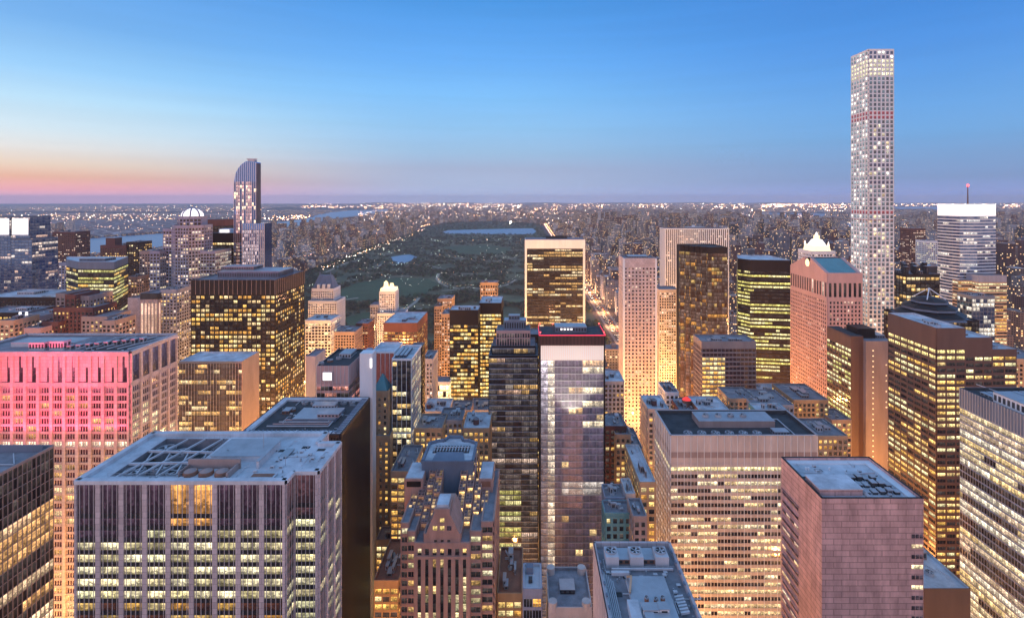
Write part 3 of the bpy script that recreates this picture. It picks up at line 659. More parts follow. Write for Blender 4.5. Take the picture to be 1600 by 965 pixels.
# --- black stone tower (sharp dark prism)
Y1 = 247.; polyK = rect(X(376, Y1), X(531, Y1), Y1, 292); zK = Z(677, Y1)
SK = dict(fh=200, bw=1.55, pw=.8, pd=.75, sh=.1, sd=.1, top=1.5, glass=M['glassA'], pier=M['black_granite'], lit=lambda *a: (.004, .003, .003))
rK, roK = tower('office_tower', 'sharp black stone tower with unlit ribbed sides right of the big pale piered tower', 'office tower', polyK, zK, SK, (0, 1), roofm=M['roof_blue'], n_ind=0, parapet=False)
zk = zK - 1.2; x0, x1 = polyK[0][0], polyK[1][0]
b = MB()
for (a, c, d, e_) in ((x0, x1, 247.2, 250), (x0, x1, 289, 291.8), (x0, x0 + 3, 250, 289), (x1 - 3, x1, 250, 289)): b.box(a, c, d, e_, zk, zK + .05, M['roof_blue'])
b.build('parapet', roK)
b = MB(); b.box(x0 + 3, x1 - 3, 250, 289, zk + .01, zk + .1, M['roof_dark']); b.build('roof_well', roK)
for i in range(22):
    b = MB(); b.box(x0 + .5 + i * 2.15, x0 + 1 + i * 2.15, 247.1, 250.2, zK + .05, zK + .5, M['slate']); b.box(x1 - 3.1, x1 - .1, 248 + i * 1.95, 248.5 + i * 1.95, zK + .06, zK + .5, M['slate'])
    b.build('parapet_fin', roK)
mech(rK, x0 + 18, x1 - 8, 262, 276, zk + .1, 1.6, M['slate'], 'raised_deck', False); mech(rK, x0 + 22, x1 - 14, 277, 282, zk + .1, 2.5, M['duct']); mech(rK, x0 + 30, x1 - 7, 264, 268, zk + 1.8, 1.4, M['pink'])
for fx in (.3, .4, .5, .75, .85): fan_unit(rK, x0 + (x1 - x0) * fx, 285.5, zk + .12, 1.5, M['metal'])
for i in range(4): pipes(rK, [(x0 + 8 + i * 2, 256 + i * 2.2, zk + .8 + .1 * i), (x1 - 9 - i, 256 + i * 2.2, zk + .8 + .1 * i), (x1 - 9 - i, 270, zk + .8 + .1 * i)], .22, M['pink'] if i % 2 else M['duct'])
fan_unit(rK, x0 + 12, 276, zk + .12, 1.3, M['rust']); mech(rK, x0 + 8, x0 + 11.5, 272, 277, zk + .1, 1.5, M['rust'])
# --- pinkish block with bright square sign window + white blade wall + bronze glass office
Y1 = 300.
polyW = rect(X(495, Y1), X(545, Y1), Y1, 334); zW = Z(571, Y1)
rW = thing('office_building', 'pinkish office with one bright square opening and a white blade wall on its right', 'office building', (X(520, Y1), 317, 0))
tier(rW, polyW, 571, dict(fh=3.9, bw=2.4, pw=.16, pd=.14, sh=1.6, sd=.1, top=10.5, topribs=1, topm=M['pink'], ribm=M['alu'], glass=M['glassA'], pier=M['alu'], span=M['rose'], lit=litf(.35, [(1, .4, .3), (.8, .3, .25)], .5, .6, .2, 90)), (0, 1), Yref=Y1, n_ind=60, parapet=True, roofm=M['roof_dark'])
b = MB(); b.box(X(504.5, Y1), X(520, Y1), Y1 - .9, Y1 - .3, Z(594, Y1), Z(580, Y1), M['stone']); b.box(X(505.5, Y1), X(519, Y1), Y1 - 1.0, Y1 - .91, Z(593, Y1), Z(581, Y1), M['lit_crown']); b.build('lit_opening', rW)
for i in range(4): fan_unit(rW, X(508 + i * 9, 312), 306 + i * 5, zW - 1.15, 1.6, M['rust'] if i % 2 else M['metal'])
mech(rW, X(530, 318), X(548, 318), 318, 329, zW - 1.2, 2.5, M['duct'])
b = MB(); b.box(X(562, 296), X(582, 296), 296, 303, 0, Z(552, 296), M['white']); b.box(X(571, 316), X(580, 316), 311, 320, 0, Z(546, 316), M['greystone']); b.build('blade_wall', rW)
b = MB(); b.box(X(578, 295.5), X(581, 295.5), 295.5, 295.9, Z(574, 296), Z(560, 296), M['lit_crown']); b.build('wall_lamp', rW)
HEROES.append((560, 582, 552, 296, rW.name)); FOOT.append((X(560, 296), X(582, 296), 296, 325))
Y1 = 322.
rX = thing('office_tower', 'dark glass tower with thin white mullions and U shaped roof behind the white blade', 'office tower', (X(615, Y1), 345, 0))
polyX = rect(X(613, Y1), X(642.5, Y1), Y1, 352)
SX = dict(fh=3.75, bw=2.95, pw=.28, pd=.4, sh=1.0, sd=.12, top=1.2, glass=M['glassB'], pier=M['white'], span=M['core'], lit=litf(.42, PALE + WARM, .8, .4, .3, 95, full=(12,)), bandf=lambda r: M['white'] if r % 13 == 12 else M['core'])
tier(rX, polyX, 560, SX, (0, 1), Yref=Y1, n_ind=100, roofm=M['roof_blue'])
pl = rect(X(581, 336), X(613, 336) + 1.2, 336, 358)
tier(rX, pl, 549, dict(fh=90, bw=3.0, pw=.3, pd=.4, sh=.2, sd=.1, top=1.0, glass=M['glassD'], pier=M['white'], lit=lambda *a: (.07, .02, .02)), (0,), Yref=336, n_ind=6, roofm=M['roof_blue'])
for i in range(3): mech(rX, X(620, 330) + i * 2.6, X(620, 330) + 1.6 + i * 2.6, 327, 345, Z(560, 322) - 1.2, 1.7 + .1 * i, M['slate'])
simple('office_tower', 'plain dark slab directly right of the thin white mullioned tower', 643, 659, 541, 352, 10, M['dark_metal'], .1, GOLD, seed=96, cl=0)
# --- old masonry tower lit orange
Y1 = 318.
r_ = thing('masonry_tower', 'old orange lit masonry tower with a pointed pyramid roof in the street gap', 'tower', (X(598, Y1), 326, 0))
SM = dict(fh=3.7, bw=3.4, pw=2.0, pd=.35, sh=1.7, sd=.2, top=2.5, glass=M['glassA'], pier=M['tanbrick'], lit=litf(.42, GOLD, .8, .1, .25, 97))
tier(r_, rect(X(576, Y1), X(611, Y1), Y1 - 4, 330), 680, SM, (0, 1), Yref=Y1 - 4, n_ind=30, parapet=False)
tier(r_, rect(X(580, Y1), X(606, Y1), Y1, 331), 610, SM, (0, 1), zb=0, Yref=Y1, n_ind=20, parapet=False)
b = MB(); zt = Z(610, Y1) - 1.2; a, c = X(581, Y1), X(604, Y1); m_ = (a + c) / 2
b.frustum(rect(a, c, Y1 + 1, 330), zt, rect(m_ - .4, m_ + .4, 325, 326), Z(590, Y1), M['copper']); b.build('pyramid_roof', r_)
# --- block below it, gold floors
simple('office_building', 'narrow block with bright gold window bays at the foot of the white mullioned tower', 611, 643, 735, 285, 30, M['tan'], .8, GOLD, fh=3.6, bw=3.3, pw=.5, sh=1.1, seed=98, n=60)
# --- park-side towers in front of the woods
Y1 = 760.
r_ = thing('hotel_tower', 'white hotel with a steep grey copper roof in front of the park lawn', 'hotel', (X(505, Y1), 775, 0))
SH = dict(fh=3.5, bw=3.4, pw=1.5, pd=.5, sh=1.4, sd=.3, top=3, glass=M['glassA'], pier=M['white'], lit=litf(.12, ROSE, .8, .1, .1, 101))
tier(r_, rect(X(482, Y1), X(526, Y1), Y1, 795), 470, SH, (0, 1), Yref=Y1, n_ind=30, minpx=4, parapet=False)
tier(r_, rect(X(486, Y1), X(520, Y1), Y1 + 3, 790), 451, SH, (0, 1), Yref=Y1, n_ind=20, minpx=4, parapet=False, hero=False)
b = MB(); zt = Z(451, Y1) - 1.2
b.frustum(rect(X(486, Y1), X(519, Y1), Y1 + 4, 788), zt, rect(X(493, Y1), X(512, Y1), Y1 + 12, 780), Z(432, Y1), M['slate'])
for px_ in (494, 511): b.cyl(X(px_, Y1), Y1 + 14, Z(433, Y1), Z(425, Y1), 1.4, M['slate'], 8, .3)
b.build('mansard_roof', r_)
for px_ in (496, 504, 512):
    b = MB(); b.box(X(px_ - 2, Y1), X(px_ + 2, Y1), Y1 + 3.2, Y1 + 9, zt, zt + 7, M['white']); b.build('dormer', r_)
simple('apartment_building', 'beige gridded apartment house in front of the steep roofed white hotel', 477, 517, 500, 600, 30, M['white'], .35, PALE, fh=3.5, bw=3.9, pw=.8, sh=1.1, seed=102, n=60, roofm=M['roof_blue'])
simple('apartment_building', 'grey windowless wall block below the beige gridded apartment house', 478, 493, 556, 420, 20, M['greystone'], 0, seed=103, cl=0, faces=())
simple('apartment_building', 'low brown block with a grey side wall right of the beige gridded house', 519, 554, 518, 610, 30, M['browngrey'], .05, WARM, seed=104)
simple('apartment_building', 'narrow dark red block right of the low brown one', 556, 575, 505, 640, 24, M['redbrick'], .1, WARM, seed=105)
Y1 = 770.
r_ = thing('hotel_tower', 'slim pale tower with a golden floodlit lantern top before the park', 'hotel', (X(605, Y1), 780, 0))
tier(r_, rect(X(593, Y1), X(617, Y1), Y1, 792), 455, dict(SH, lit=litf(.25, ROSE, .9, .1, .1, 106)), (0, 1), Yref=Y1, n_ind=20, minpx=4, parapet=False)
tier(r_, rect(X(592, Y1), X(632, Y1), Y1 - 8, 790), 489, dict(SH, lit=litf(.25, ROSE, .9, .1, .1, 107)), (0, 1), Yref=Y1 - 8, n_ind=20, minpx=4, parapet=False)
tier(r_, rect(X(580, Y1), X(592, Y1), Y1 - 4, 790), 476, dict(SH, pier=M['greystone'], lit=litf(.1, ROSE, .6, .1, .1, 108)), (0, 1), Yref=Y1 - 4, n_ind=10, minpx=4, parapet=False)
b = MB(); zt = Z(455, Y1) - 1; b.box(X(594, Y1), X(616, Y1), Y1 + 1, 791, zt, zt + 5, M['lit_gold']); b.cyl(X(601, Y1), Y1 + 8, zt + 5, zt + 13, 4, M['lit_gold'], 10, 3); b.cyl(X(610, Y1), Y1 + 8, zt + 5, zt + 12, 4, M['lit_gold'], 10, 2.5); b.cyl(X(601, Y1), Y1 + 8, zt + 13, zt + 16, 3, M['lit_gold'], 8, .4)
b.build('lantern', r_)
simple('office_tower', 'squat dark red-brown office with gold upper floors in front of the lantern topped tower', 600, 652, 504, 560, 55, M['redbrick'], .55, GOLD, seed=109, top=9, n=60, bw=4, pw=.6, sh=1.3, roofm=M['roof_blue'])
for i, (a, c, py, Y, lab) in enumerate(((679, 690, 478, 640, 'slim tan setback shaft left of the twin gold lit towers'), (684, 706, 466, 650, 'tan stepped apartment tower behind the twin gold lit towers'), (690, 703, 490, 560, 'narrow brown tower touching the left of the twin gold lit towers'), (661, 676, 560, 430, 'pale narrow old block above the glowing plaza'))):
    simple('apartment_tower', lab, a, c, py, Y, 24, M['tanbrick'] if i < 3 else M['limestone'], .3, ROSE, seed=110 + i, bw=3, n=16)
simple('apartment_tower', 'small beige tower standing alone in front of the dark park trees', 751, 777, 441, 760, 20, M['tanbrick'], .35, ROSE, fh=5, bw=3.6, seed=115, cl=1)
rO1, _, _ = simple('office_tower', 'left one of the twin gold lit towers, slightly lower with a dark top band', 703, 747, 484, 480, 20, M['dark_metal'], .6, GOLD, fh=3.75, bw=3.2, pw=.25, sh=1.35, top=13, seed=116, n=100, gain=1.1, roofm=M['roof_blue'], cl=4)
rO2, _, _ = simple('office_tower', 'right one of the twin gold lit towers, slightly taller and set further back', 749, 783, 473, 505, 35, M['dark_metal'], .75, GOLD, fh=3.75, bw=3.2, pw=.25, sh=1.35, top=10, seed=117, n=100, gain=1.15, roofm=M['roof_blue'], cl=3)
# --- banded grey apartment tower
Y1 = 345.
r_ = thing('residential_tower', 'tall grey tower with close horizontal balcony bands left of the curtain glass tower', 'tower', (X(802, Y1), 362, 0))
SS_ = dict(fh=3.55, bw=5.2, pw=.35, pd=.3, sh=.42, sd=.5, top=1.5, mull=4, mw=.08, md=.2, glass=M['glassB'], pier=M['dark_metal'], span=M['greystone'], lit=litf(.16, WARM + OLIVE, .55, .5, .2, 120, unlit=.05))
def litS(e, r, c, R, C, z, f=litf(.14, WARM + ROSE, .5, .5, .2, 120, unlit=.05), g=litf(.85, OLIVE, .75, .6, .2, 121)):
    return g(e, r, c, R, C, z) if z < 62 and c < 4 else f(e, r, c, R, C, z)
SS_['lit'] = litS
tier(r_, rect(X(764, Y1), X(840, Y1), Y1, 375), 555, SS_, (0,), Yref=Y1, n_ind=100, minpx=6)
tier(r_, rect(X(769, 350), X(836, 350), 350, 372), 540, SS_, (0,), zb=Z(555, 350), Yref=350, n_ind=20, minpx=6, hero=False)
tier(r_, rect(X(776, 355), X(828, 355), 355, 370), 516, dict(SS_, span=M['pink'], pier=M['pink'], bw=1.8, mull=0, pw=.5, sh=.6, sd=.2), (0,), zb=Z(540, 355), Yref=355, n_ind=20, minpx=4)
mech(r_, X(788, 360), X(822, 360), 359, 368, Z(516, 355) - 1.2, 7, M['slate']); mech(r_, X(795, 362), X(812, 362), 361, 366, Z(516, 355) + 5.8, 3, M['slate'])
# --- white framed black glass tower
polyS, zS = RB(820, 914, 374, 714, 745); x0, x1 = polyS[0][0], polyS[1][0]
rS = thing('office_tower', 'tall black glass slab edged in a white frame with gold lit floors', 'skyscraper', ((x0 + x1) / 2, 730, 0))
SSo = dict(fh=3.9, bw=8.0, pw=.5, pd=.2, sh=1.25, sd=.15, top=0, mull=5, mw=.07, md=.15, glass=M['glassA'], pier=M['dark_metal'], lit=litf(.52, [(1, .66, .28), (1, .78, .46), (.7, .4, .14)], .9, .45, .4, 130, off=(4, 11, 17)))
fr = MB(); wins = []; b = MB(); b.prism(polyS, 0, zS - 1, M['core'], top=False); b.build('core_wall', rS)
facade(fr, wins, SSo, 0, (x0 + 3, 714), (1, 0), (0, -1), x1 - x0 - 6, 0, Z(388, 714)); fr.build('facade_frame', rS); PENDING.append((rS, wins, 100, 3))
b = MB(); b.box(x0, x0 + 2.9, 711, 745.2, 0, Z(388, 714), M['white']); b.box(x1 - 2.9, x1, 711, 745.2, 0, Z(388, 714), M['white']); b.box(x0, x1, 711, 745.2, Z(388, 714), zS - .3, M['white']); b.build('white_frame', rS)
b = MB(); b.box(x0 + 1, x1 - 1, 713, 744, zS - .29, zS + .4, M['roof_grey']); b.box(x0 + 30, x0 + 60, 725, 738, zS + .4, zS + 3.5, M['roof_dark']); b.build('roof', rS)
HEROES.append((820, 914, 374, 714, rS.name)); FOOT.append((x0, x1, 711, 745)); pipes(rS, [(x0 + 25, 722, zS + 3), (x0 + 50, 722, zS + 4.6), (x0 + 66, 722, zS + 3)], .5, M['roof_dark'], 'maintenance_crane')
# --- curtain glass tower in the middle
Y1 = 300.; polyR = rect(X(845, Y1), X(943, Y1), Y1, 322); zR = Z(524, Y1)
def litR(e, r, c, R, C, z, _r=random.Random(8)):
    if c == 0: return dim(_r.uniform(.75, .9) * max(.12, 1 - r / 11), (.88, .76, .86))  # whitish reflection down the left column painted as pane glow
    if c == 1 and r < 34: return dim(_r.uniform(.35, .9) * (1 if r < 8 or r % 7 < 3 else .4), (1, .84, .62))
    if c in (6, 7, 8) and r in (0, 1, 4, 6, 9): return dim(_r.uniform(.5, 1.0), (1, .82, .52) if r else (1, .6, .3))
    if r in (18, 19) and 2 < c: return dim(_r.uniform(.15, .5), (.9, .8, .7))
    if _r.random() < .07: return dim(_r.uniform(.3, .9), _r.choice(WARM))
    g = _r.uniform(.5, 1.1) * (1.5 - r * .03); return (.05 * g, .035 * g, .055 * g)
SR = dict(fh=3.95, bw=4.08, pw=.12, pd=.22, sh=.32, sd=.3, top=0, mull=5, mw=.045, md=.14, glass=M['glassR'], pier=M['alu'], span=M['alu'], lit=litR)
rR = thing('glass_tower', 'tall curtain glass tower with a pale top band and red edged roof, centre of view', 'office tower', ((polyR[0][0] + polyR[1][0]) / 2, 311, 0))
zt_ = Z(562, Y1); b = MB(); b.prism(polyR, 0, zR - 1, M['core_lite'], top=False); b.build('core_wall', rR)
fr = MB(); wins = []; facade(fr, wins, SR, 0, (polyR[0][0], Y1), (1, 0), (0, -1), polyR[1][0] - polyR[0][0], 0, zt_); fr.build('facade_frame', rR); PENDING.append((rR, wins, 100, 10))
fr = MB(); x0, x1 = polyR[0][0], polyR[1][0]
for sx in (x0, x1): fr.box(sx - .9 if sx == x0 else sx, sx if sx == x0 else sx + .9, Y1 - .4, 322, 0, zR - 5.6, M['dark_metal'])
fr.build('edge_frame', rR)
b = MB(); b.box(x0, x1, Y1 - .5, Y1, zt_ + .1, zR - 5.7, M['uplight_band'])  # uplight from below is put into this band as emission
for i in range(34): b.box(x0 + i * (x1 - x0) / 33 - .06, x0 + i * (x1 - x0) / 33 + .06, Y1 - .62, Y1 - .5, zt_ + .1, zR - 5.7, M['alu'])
b.build('uplit_top_band', rR)
b = MB(); b.box(x0 - .9, x1 + .9, Y1 - .9, 322.5, zR - 5.6, zR - .2, M['dark_metal'])
for i in range(46): b.box(x0 - .5 + i * .82, x0 - .2 + i * .82, Y1 - 1.05, Y1 - .9, zR - 5.4, zR - .3, M['redbrick'])
b.build('roof_screen', rR)
b = MB(); b.box(x0 - .95, x1 + .95, Y1 - 1.25, Y1 - 1.06, zR + .32, zR + .62, M['red_neon']); b.box(x0 - 1.1, x0 - .92, Y1 - 1.05, 322, zR + .33, zR + .63, M['red_neon']); b.box(x1 + .92, x1 + 1.1, Y1 - 1.05, 322, zR + .33, zR + .63, M['red_neon']); b.build('red_edge_light', rR)
b = MB(); b.box(x0, x1, Y1, 322, zR - .2, zR - .15, M['roof_dark']); b.box(x0 - .9, x1 + .9, Y1 - .9, Y1 - .3, zR - .2, zR + .3, M['redbrick']); b.box(x0 - .9, x0 - .3, Y1 - .3, 322, zR - .19, zR + .31, M['redbrick']); b.box(x1 + .3, x1 + .9, Y1 - .3, 322, zR - .19, zR + .31, M['redbrick']); b.build('roof', rR)
mech(rR, x0 + 9, x1 - 9, 308, 318, zR - .15, 3, M['slate'])
for i in range(4):
    b = MB(); b.box(x0 + 12 + i * 2, x0 + 13.2 + i * 2, 307.7, 307.9, zR + 1.2, zR + 2.2, M['lit_crown']); b.build('roof_lamp', rR)
for (a, y) in ((x0 - .3, Y1), (x1 + .3, Y1), (x0 - .2, 321), (x1 + .2, 321), (x0 + 8, 321)):
    b = MB(); b.cyl(a, y, zR + .3, zR + 1.6, .1, M['metal'], 6); b.cyl(a, y, zR + 1.6, zR + 2.2, .32, M['red_lamp'], 8); b.build('red_beacon', rR)
HEROES.append((845, 943, 524, 300, rR.name)); FOOT.append((x0, x1, Y1, 322))
simple('office_tower', 'dark slab peeking out between the banded grey tower and the curtain glass tower', 826, 846, 522, 420, 20, M['dark_metal'], .3, GOLD, seed=131, cl=0)
# --- punched window pink-white tower
polyZ, zZ = RB(975, 1025, 403, 520, 548)
rZ, _ = tower('office_tower', 'slender pale tower with small square punched windows glowing orange towards its foot', 'skyscraper', polyZ, zZ,
      dict(fh=3.75, bw=3.6, pw=1.9, pd=.5, sh=1.9, sd=.47, top=8, glass=M['glassA'], pier=M['stone'], lit=litf(.10, ROSE, .8, .1, .08, 140)), (0, 3), n_ind=100, minpx=4)
b = MB(); b.box(polyZ[0][0] - .9, polyZ[0][0] + 1, 519.2, 522, 0, zZ - .5, M['white']); b.box(polyZ[1][0] - 1, polyZ[1][0] + .8, 519.1, 522, 0, zZ - .6, M['white']); b.build('corner_pier', rZ)
mech(rZ, polyZ[0][0] + 6, polyZ[1][0] - 6, 528, 542, zZ - 1.2, 2, M['roof_grey'])
# --- tall slab with close white ribs
polyV, zV = RB(1040, 1138, 357, 740, 770)
rV, _ = tower('office_tower', 'wide white slab with close vertical ribs behind the dark bronze tower', 'skyscraper', polyV, zV,
      dict(fh=3.9, bw=2.95, pw=1.35, pd=1.0, sh=1.2, sd=.2, top=1.2, glass=M['glassA'], pier=M['white'], span=M['core'], lit=litf(.14, ROSE, .8, .3, .1, 141)), (0, 3), n_ind=40, minpx=3)
mech(rV, polyV[0][0] + 35, polyV[1][0] - 30, 750, 765, zV - 1, 2.4, M['duct'])
b = MB(); b.ring(polyV[0][0] + 45, 755, zV + 1.4, zV + 4.4, .6, 2.3, M['white'], 12); b.build('satellite_dish', rV)
# setback base of pale masonry in front
simple('old_tower', 'stepped pale masonry tower glowing warm below the white ribbed slab', 1030, 1060, 452, 640, 26, M['limestone'], .35, ROSE, seed=142, bw=3, n=20, cl=0)
# --- bronze glass tower with folded side
Y1 = 560.; Yb = 592.
zz0 = Z(386, Y1); pl = []
xa = X(1060, 590); steps = 6
pts = [(X(1061, 590), 590)]
for k in range(steps):
    xA_ = X(1061, 590) + (X(1112, 560) - X(1061, 590)) * k / steps; xB_ = X(1061, 590) + (X(1112, 560) - X(1061, 590)) * (k + 1) / steps
    ya = 590 - 30 * k / steps; yb = 590 - 30 * (k + 1) / steps
    pts += [(xA_, yb), (xB_, yb)]
polyT = pts + [(X(1136, 560), 560), (X(1136, 560), 600), (X(1061, 590), 600)]
SG = dict(fh=3.9, bw=3.0, pw=.12, pd=.12, sh=.25, sd=.08, top=7, topm=M['dark_metal'], glass=M['glassD'], pier=M['dark_metal'], lit=litf(.2, [(1, .5, .12), (.7, .32, .08), (.9, .62, .2)], .5, .5, .25, 145, unlit=.05))
tower('office_tower', 'dark bronze glass tower with a saw-toothed corner and gold reflections', 'skyscraper', polyT, zz0, SG, tuple(range(len(polyT) - 2)), n_ind=100, minpx=3, roofm=M['roof_dark'])
# --- small office with lit left side
polyc = rect(X(1136, 430), X(1181, 430), 430, 452); zc = Z(533, 430)
r_, _ = tower('office_building', 'small dark office block with gold lit ribbons on its left side below the bronze tower', 'office building',
      rect(X(1097, 430), X(1181, 430), 430, 452), zc, dict(fh=3.8, bw=3.3, pw=.25, pd=.3, sh=1.3, sd=.15, top=5, glass=M['glassA'], pier=M['browngrey'], span=M['browngrey'],
      lit=lambda e, r, c, R, C, z, _r=random.Random(3): dim(_r.uniform(.6, 1.1), _r.choice(GOLD)) if (c < 6 and e == 0 and r > 1) else (.03, .012, .012)), (0, 3), n_ind=60)
clutter(r_, X(1100, 430), X(1178, 430), 432, 450, zc - 1.2, 4, 7)
# --- green glass office with swept corner
polyI = [(X(1151, 610), 610), (X(1153, 575), 575), (X(1172, 562), 562), (X(1236, 556), 556), (X(1237, 556), 610)]
rI, _ = tower('office_tower', 'dark green glass office with long bright yellow floor ribbons left of the split pediment tower', 'skyscraper', polyI, Z(406, 560),
      dict(fh=3.95, bw=4, pw=.1, pd=.12, sh=1.8, sd=.2, top=11, topm=M['dark_metal'], glass=M['glassA'], pier=M['dark_metal'], lit=litf(.62, [(.95, .8, .22), (.8, .7, .2), (1, .88, .42)], 1.0, .88, .45, 150)), (0, 1, 2), n_ind=100, minpx=4, roofm=M['roof_blue'])
# --- split pediment tower
Y1 = 458.; Y2 = 522.
xW = X(1293, Y1); xE = X(1347, Y1); zE_ = Z(428, Y1)
def arch_skip(e, r, c, R, C, z): return False
SP = dict(fh=3.7, bw=3.1, pw=1.5, pd=.5, sh=1.5, sd=.47, top=7.5, glass=M['glassA'], pier=M['pink'], lit=litf(.14, ROSE, .8, .15, .12, 160))
rP2 = thing('pediment_tower', 'pink granite tower with a split gabled top, round notch and teal roof', 'skyscraper', ((xW + xE) / 2, 490, 0))
pp = rect(xW, xE, Y1, Y2)
b = MB(); b.prism(pp, 0, zE_ - 1.2, M['core'], top=False); b.build('core_wall', rP2); fr = MB(); wins = []
for e, o, u, n, L in poly_edges(pp):
    if e in (0, 3):
        t = dict(SP); t['fh'] = 13; t['sh'] = .6; t['bw'] = 4.4; t['pw'] = 1.9; facade(fr, wins, t, e, o, u, n, L, zE_ - 20.6, zE_)
        s = dict(SP); s['top'] = 2.5; s['m'] = 1.0; facade(fr, wins, s, e, o, u, n, L, 0, zE_ - 20.6)
    else: fr.fbox(o, u, n, 0, L, 0, .5, 0, zE_, M['pink'])
fr.build('facade_frame', rP2); PENDING.append((rP2, wins, 100, 4)); HEROES.append((1240, 1347, 428, Y1, rP2.name)); FOOT.append((xW, xE, Y1, Y2))
ym = (Y1 + Y2) / 2; zp = zE_ + 12.5; b = MB()
hw = 5.0
# gable walls (thick, with a round notch between two shoulders) on the west and east faces
for sx, d in ((xW - .5, 3.0), (xE - 2.5, 3.0)):
    outer = [(Y1, zE_)]
    L_ = [(ym - hw, zp - 1.0)] + [(ym + 4.2 * math.cos(t), zp - 5.5 + 4.2 * math.sin(t)) for t in [math.pi * (1 + k / 8) for k in range(9)]] + [(ym + hw, zp - 1.0)]
    prof = [(Y1, zE_ + .02)] + [(y, z) for y, z in L_] + [(Y2, zE_ + .02)]
    i = len(b.v); n_ = len(prof); b.v += [(sx, y, z) for y, z in prof] + [(sx + d, y, z) for y, z in prof]; k = b.mi(M['pink'])
    b.f.append(tuple(i + a for a in range(n_))); b.f.append(tuple(i + n_ + a for a in reversed(range(n_)))); b.m += [k, k]; b.c += [(0, 0, 0)] * 2
    for a in range(n_): c = (a + 1) % n_; b.f.append((i + c, i + a, i + n_ + a, i + n_ + c)); b.m.append(k); b.c.append((0, 0, 0))
b.build('gable_wall', rP2)
b = MB()
b.face([(xW + 2.6, Y1 + 1, zE_ - .2), (xE - 2.6, Y1 + 1, zE_ - .2), (xE - 2.6, ym - hw, zp - 1.6), (xW + 2.6, ym - hw, zp - 1.6)], M['copper'])
b.face([(xE - 2.6, Y2 - 1, zE_ - .2), (xW + 2.6, Y2 - 1, zE_ - .2), (xW + 2.6, ym + hw, zp - 1.6), (xE - 2.6, ym + hw, zp - 1.6)], M['copper'])
b.face([(xW + 2.6, ym - hw, zp - 1.6), (xE - 2.6, ym - hw, zp - 1.6), (xE - 2.6, ym + hw, zp - 1.6), (xW + 2.6, ym + hw, zp - 1.6)], M['roof_dark'])
b.build('roof', rP2)
b = MB(); b.box(xW - .5, xE, Y1 - .5, Y1 + 1, zE_ - .1, zE_ + 1, M['pink']); b.build('parapet', rP2)
b = MB(); n_ = 18
b.face([(xW - .62, ym + 3.6 * math.cos(2 * math.pi * k / n_), zp - 6.2 + 3.6 * math.sin(2 * math.pi * k / n_)) for k in reversed(range(n_))], M['lit_gold'])
b.build('round_notch', rP2)
# --- lit crown tower behind it
Y1 = 620.; r_ = thing('hotel_tower', 'ornate white floodlit crown rising behind the split pediment tower', 'hotel', (X(1286, Y1), 632, 0))
tier(r_, rect(X(1268, Y1), X(1305, Y1), Y1, 650), 392, SH, (0, 3), Yref=Y1, n_ind=8, minpx=4, parapet=False)
zt = Z(392, Y1) - 1; cx_ = X(1286, Y1); b = MB(); LC = M['lit_crown']
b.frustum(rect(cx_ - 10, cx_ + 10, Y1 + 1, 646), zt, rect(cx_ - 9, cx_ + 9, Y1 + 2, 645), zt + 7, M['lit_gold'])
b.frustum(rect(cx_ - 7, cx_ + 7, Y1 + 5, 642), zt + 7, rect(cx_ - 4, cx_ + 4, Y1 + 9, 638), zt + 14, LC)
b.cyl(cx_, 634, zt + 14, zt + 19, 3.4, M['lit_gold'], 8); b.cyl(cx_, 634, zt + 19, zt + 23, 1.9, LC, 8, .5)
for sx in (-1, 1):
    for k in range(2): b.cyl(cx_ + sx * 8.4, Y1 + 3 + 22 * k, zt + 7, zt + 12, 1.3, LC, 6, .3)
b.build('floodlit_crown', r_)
# --- the very tall white gridded tower
def white_tower():
    Y = 560.; x0, x1 = X(1357, Y), X(1396, Y); zt = Z(77, Y); D = 29.5
    r = thing('supertall_tower', 'very tall thin white gridded square tower rising far above the skyline', 'skyscraper', ((x0 + x1) / 2, Y + D / 2, 0))
    pl = rect(x0, x1, Y, Y + D); rr = random.Random(2); st = {}
    def lit(e, rw, c, R, C, z):
        if e == 3 and rw not in (14, 15, 37):
            if 2 <= rw <= 5: return dim(rr.uniform(.6, .9), (.9, .86, .55))
            g = rr.uniform(.4, 1); return (.26 * g, .34 * g, .36 * g) if rr.random() < .8 else (.7, .7, .62)  # west panes: sky reflection painted as a bluish glow
        if rw in (14, 15, 37): return (.30, .03, .05)
        if 2 <= rw <= 5: return dim(rr.uniform(.6, .95), (1, .92, .6))
        if rw < 2: return (.9, .9, .8) if rr.random() < .25 else (.03, .04, .08)
        if rw in (20, 26, 30): return (.02, .03, .07)
        p = .36 if c in (1, 2, 3) else .1
        if rr.random() < p and rw > 16: return dim(rr.uniform(.45, .95), rr.choice(((1, .9, .6), (.95, .92, .75), (1, .8, .45))))
        g = rr.uniform(.3, 1.4); return (.06 * g, .09 * g, .11 * g)
    S = dict(fh=4.72, bw=4.9, pw=1.25, pd=.75, sh=1.25, sd=.72, top=.9, glass=M['glassE'], pier=M['white'], lit=lit)
    tower('', '', '', pl, zt, S, (0, 3), root=r, n_ind=100, minpx=5, roofm=M['roof_grey'], par=.6)
    b = MB()
    for rw in (14, 15, 37):
        z1 = zt - .9 - rw * 4.72; b.box(x0 - .2, x1, Y - .2, Y - .1, z1 - 4.7, z1 - 4.3, M['rose'])
    b.box(x0 - .3, x1 + .3, Y - .3, Y + D, Z(345, Y), Z(343, Y), M['rust']); b.build('works_platform', r)
    return r
white_tower()
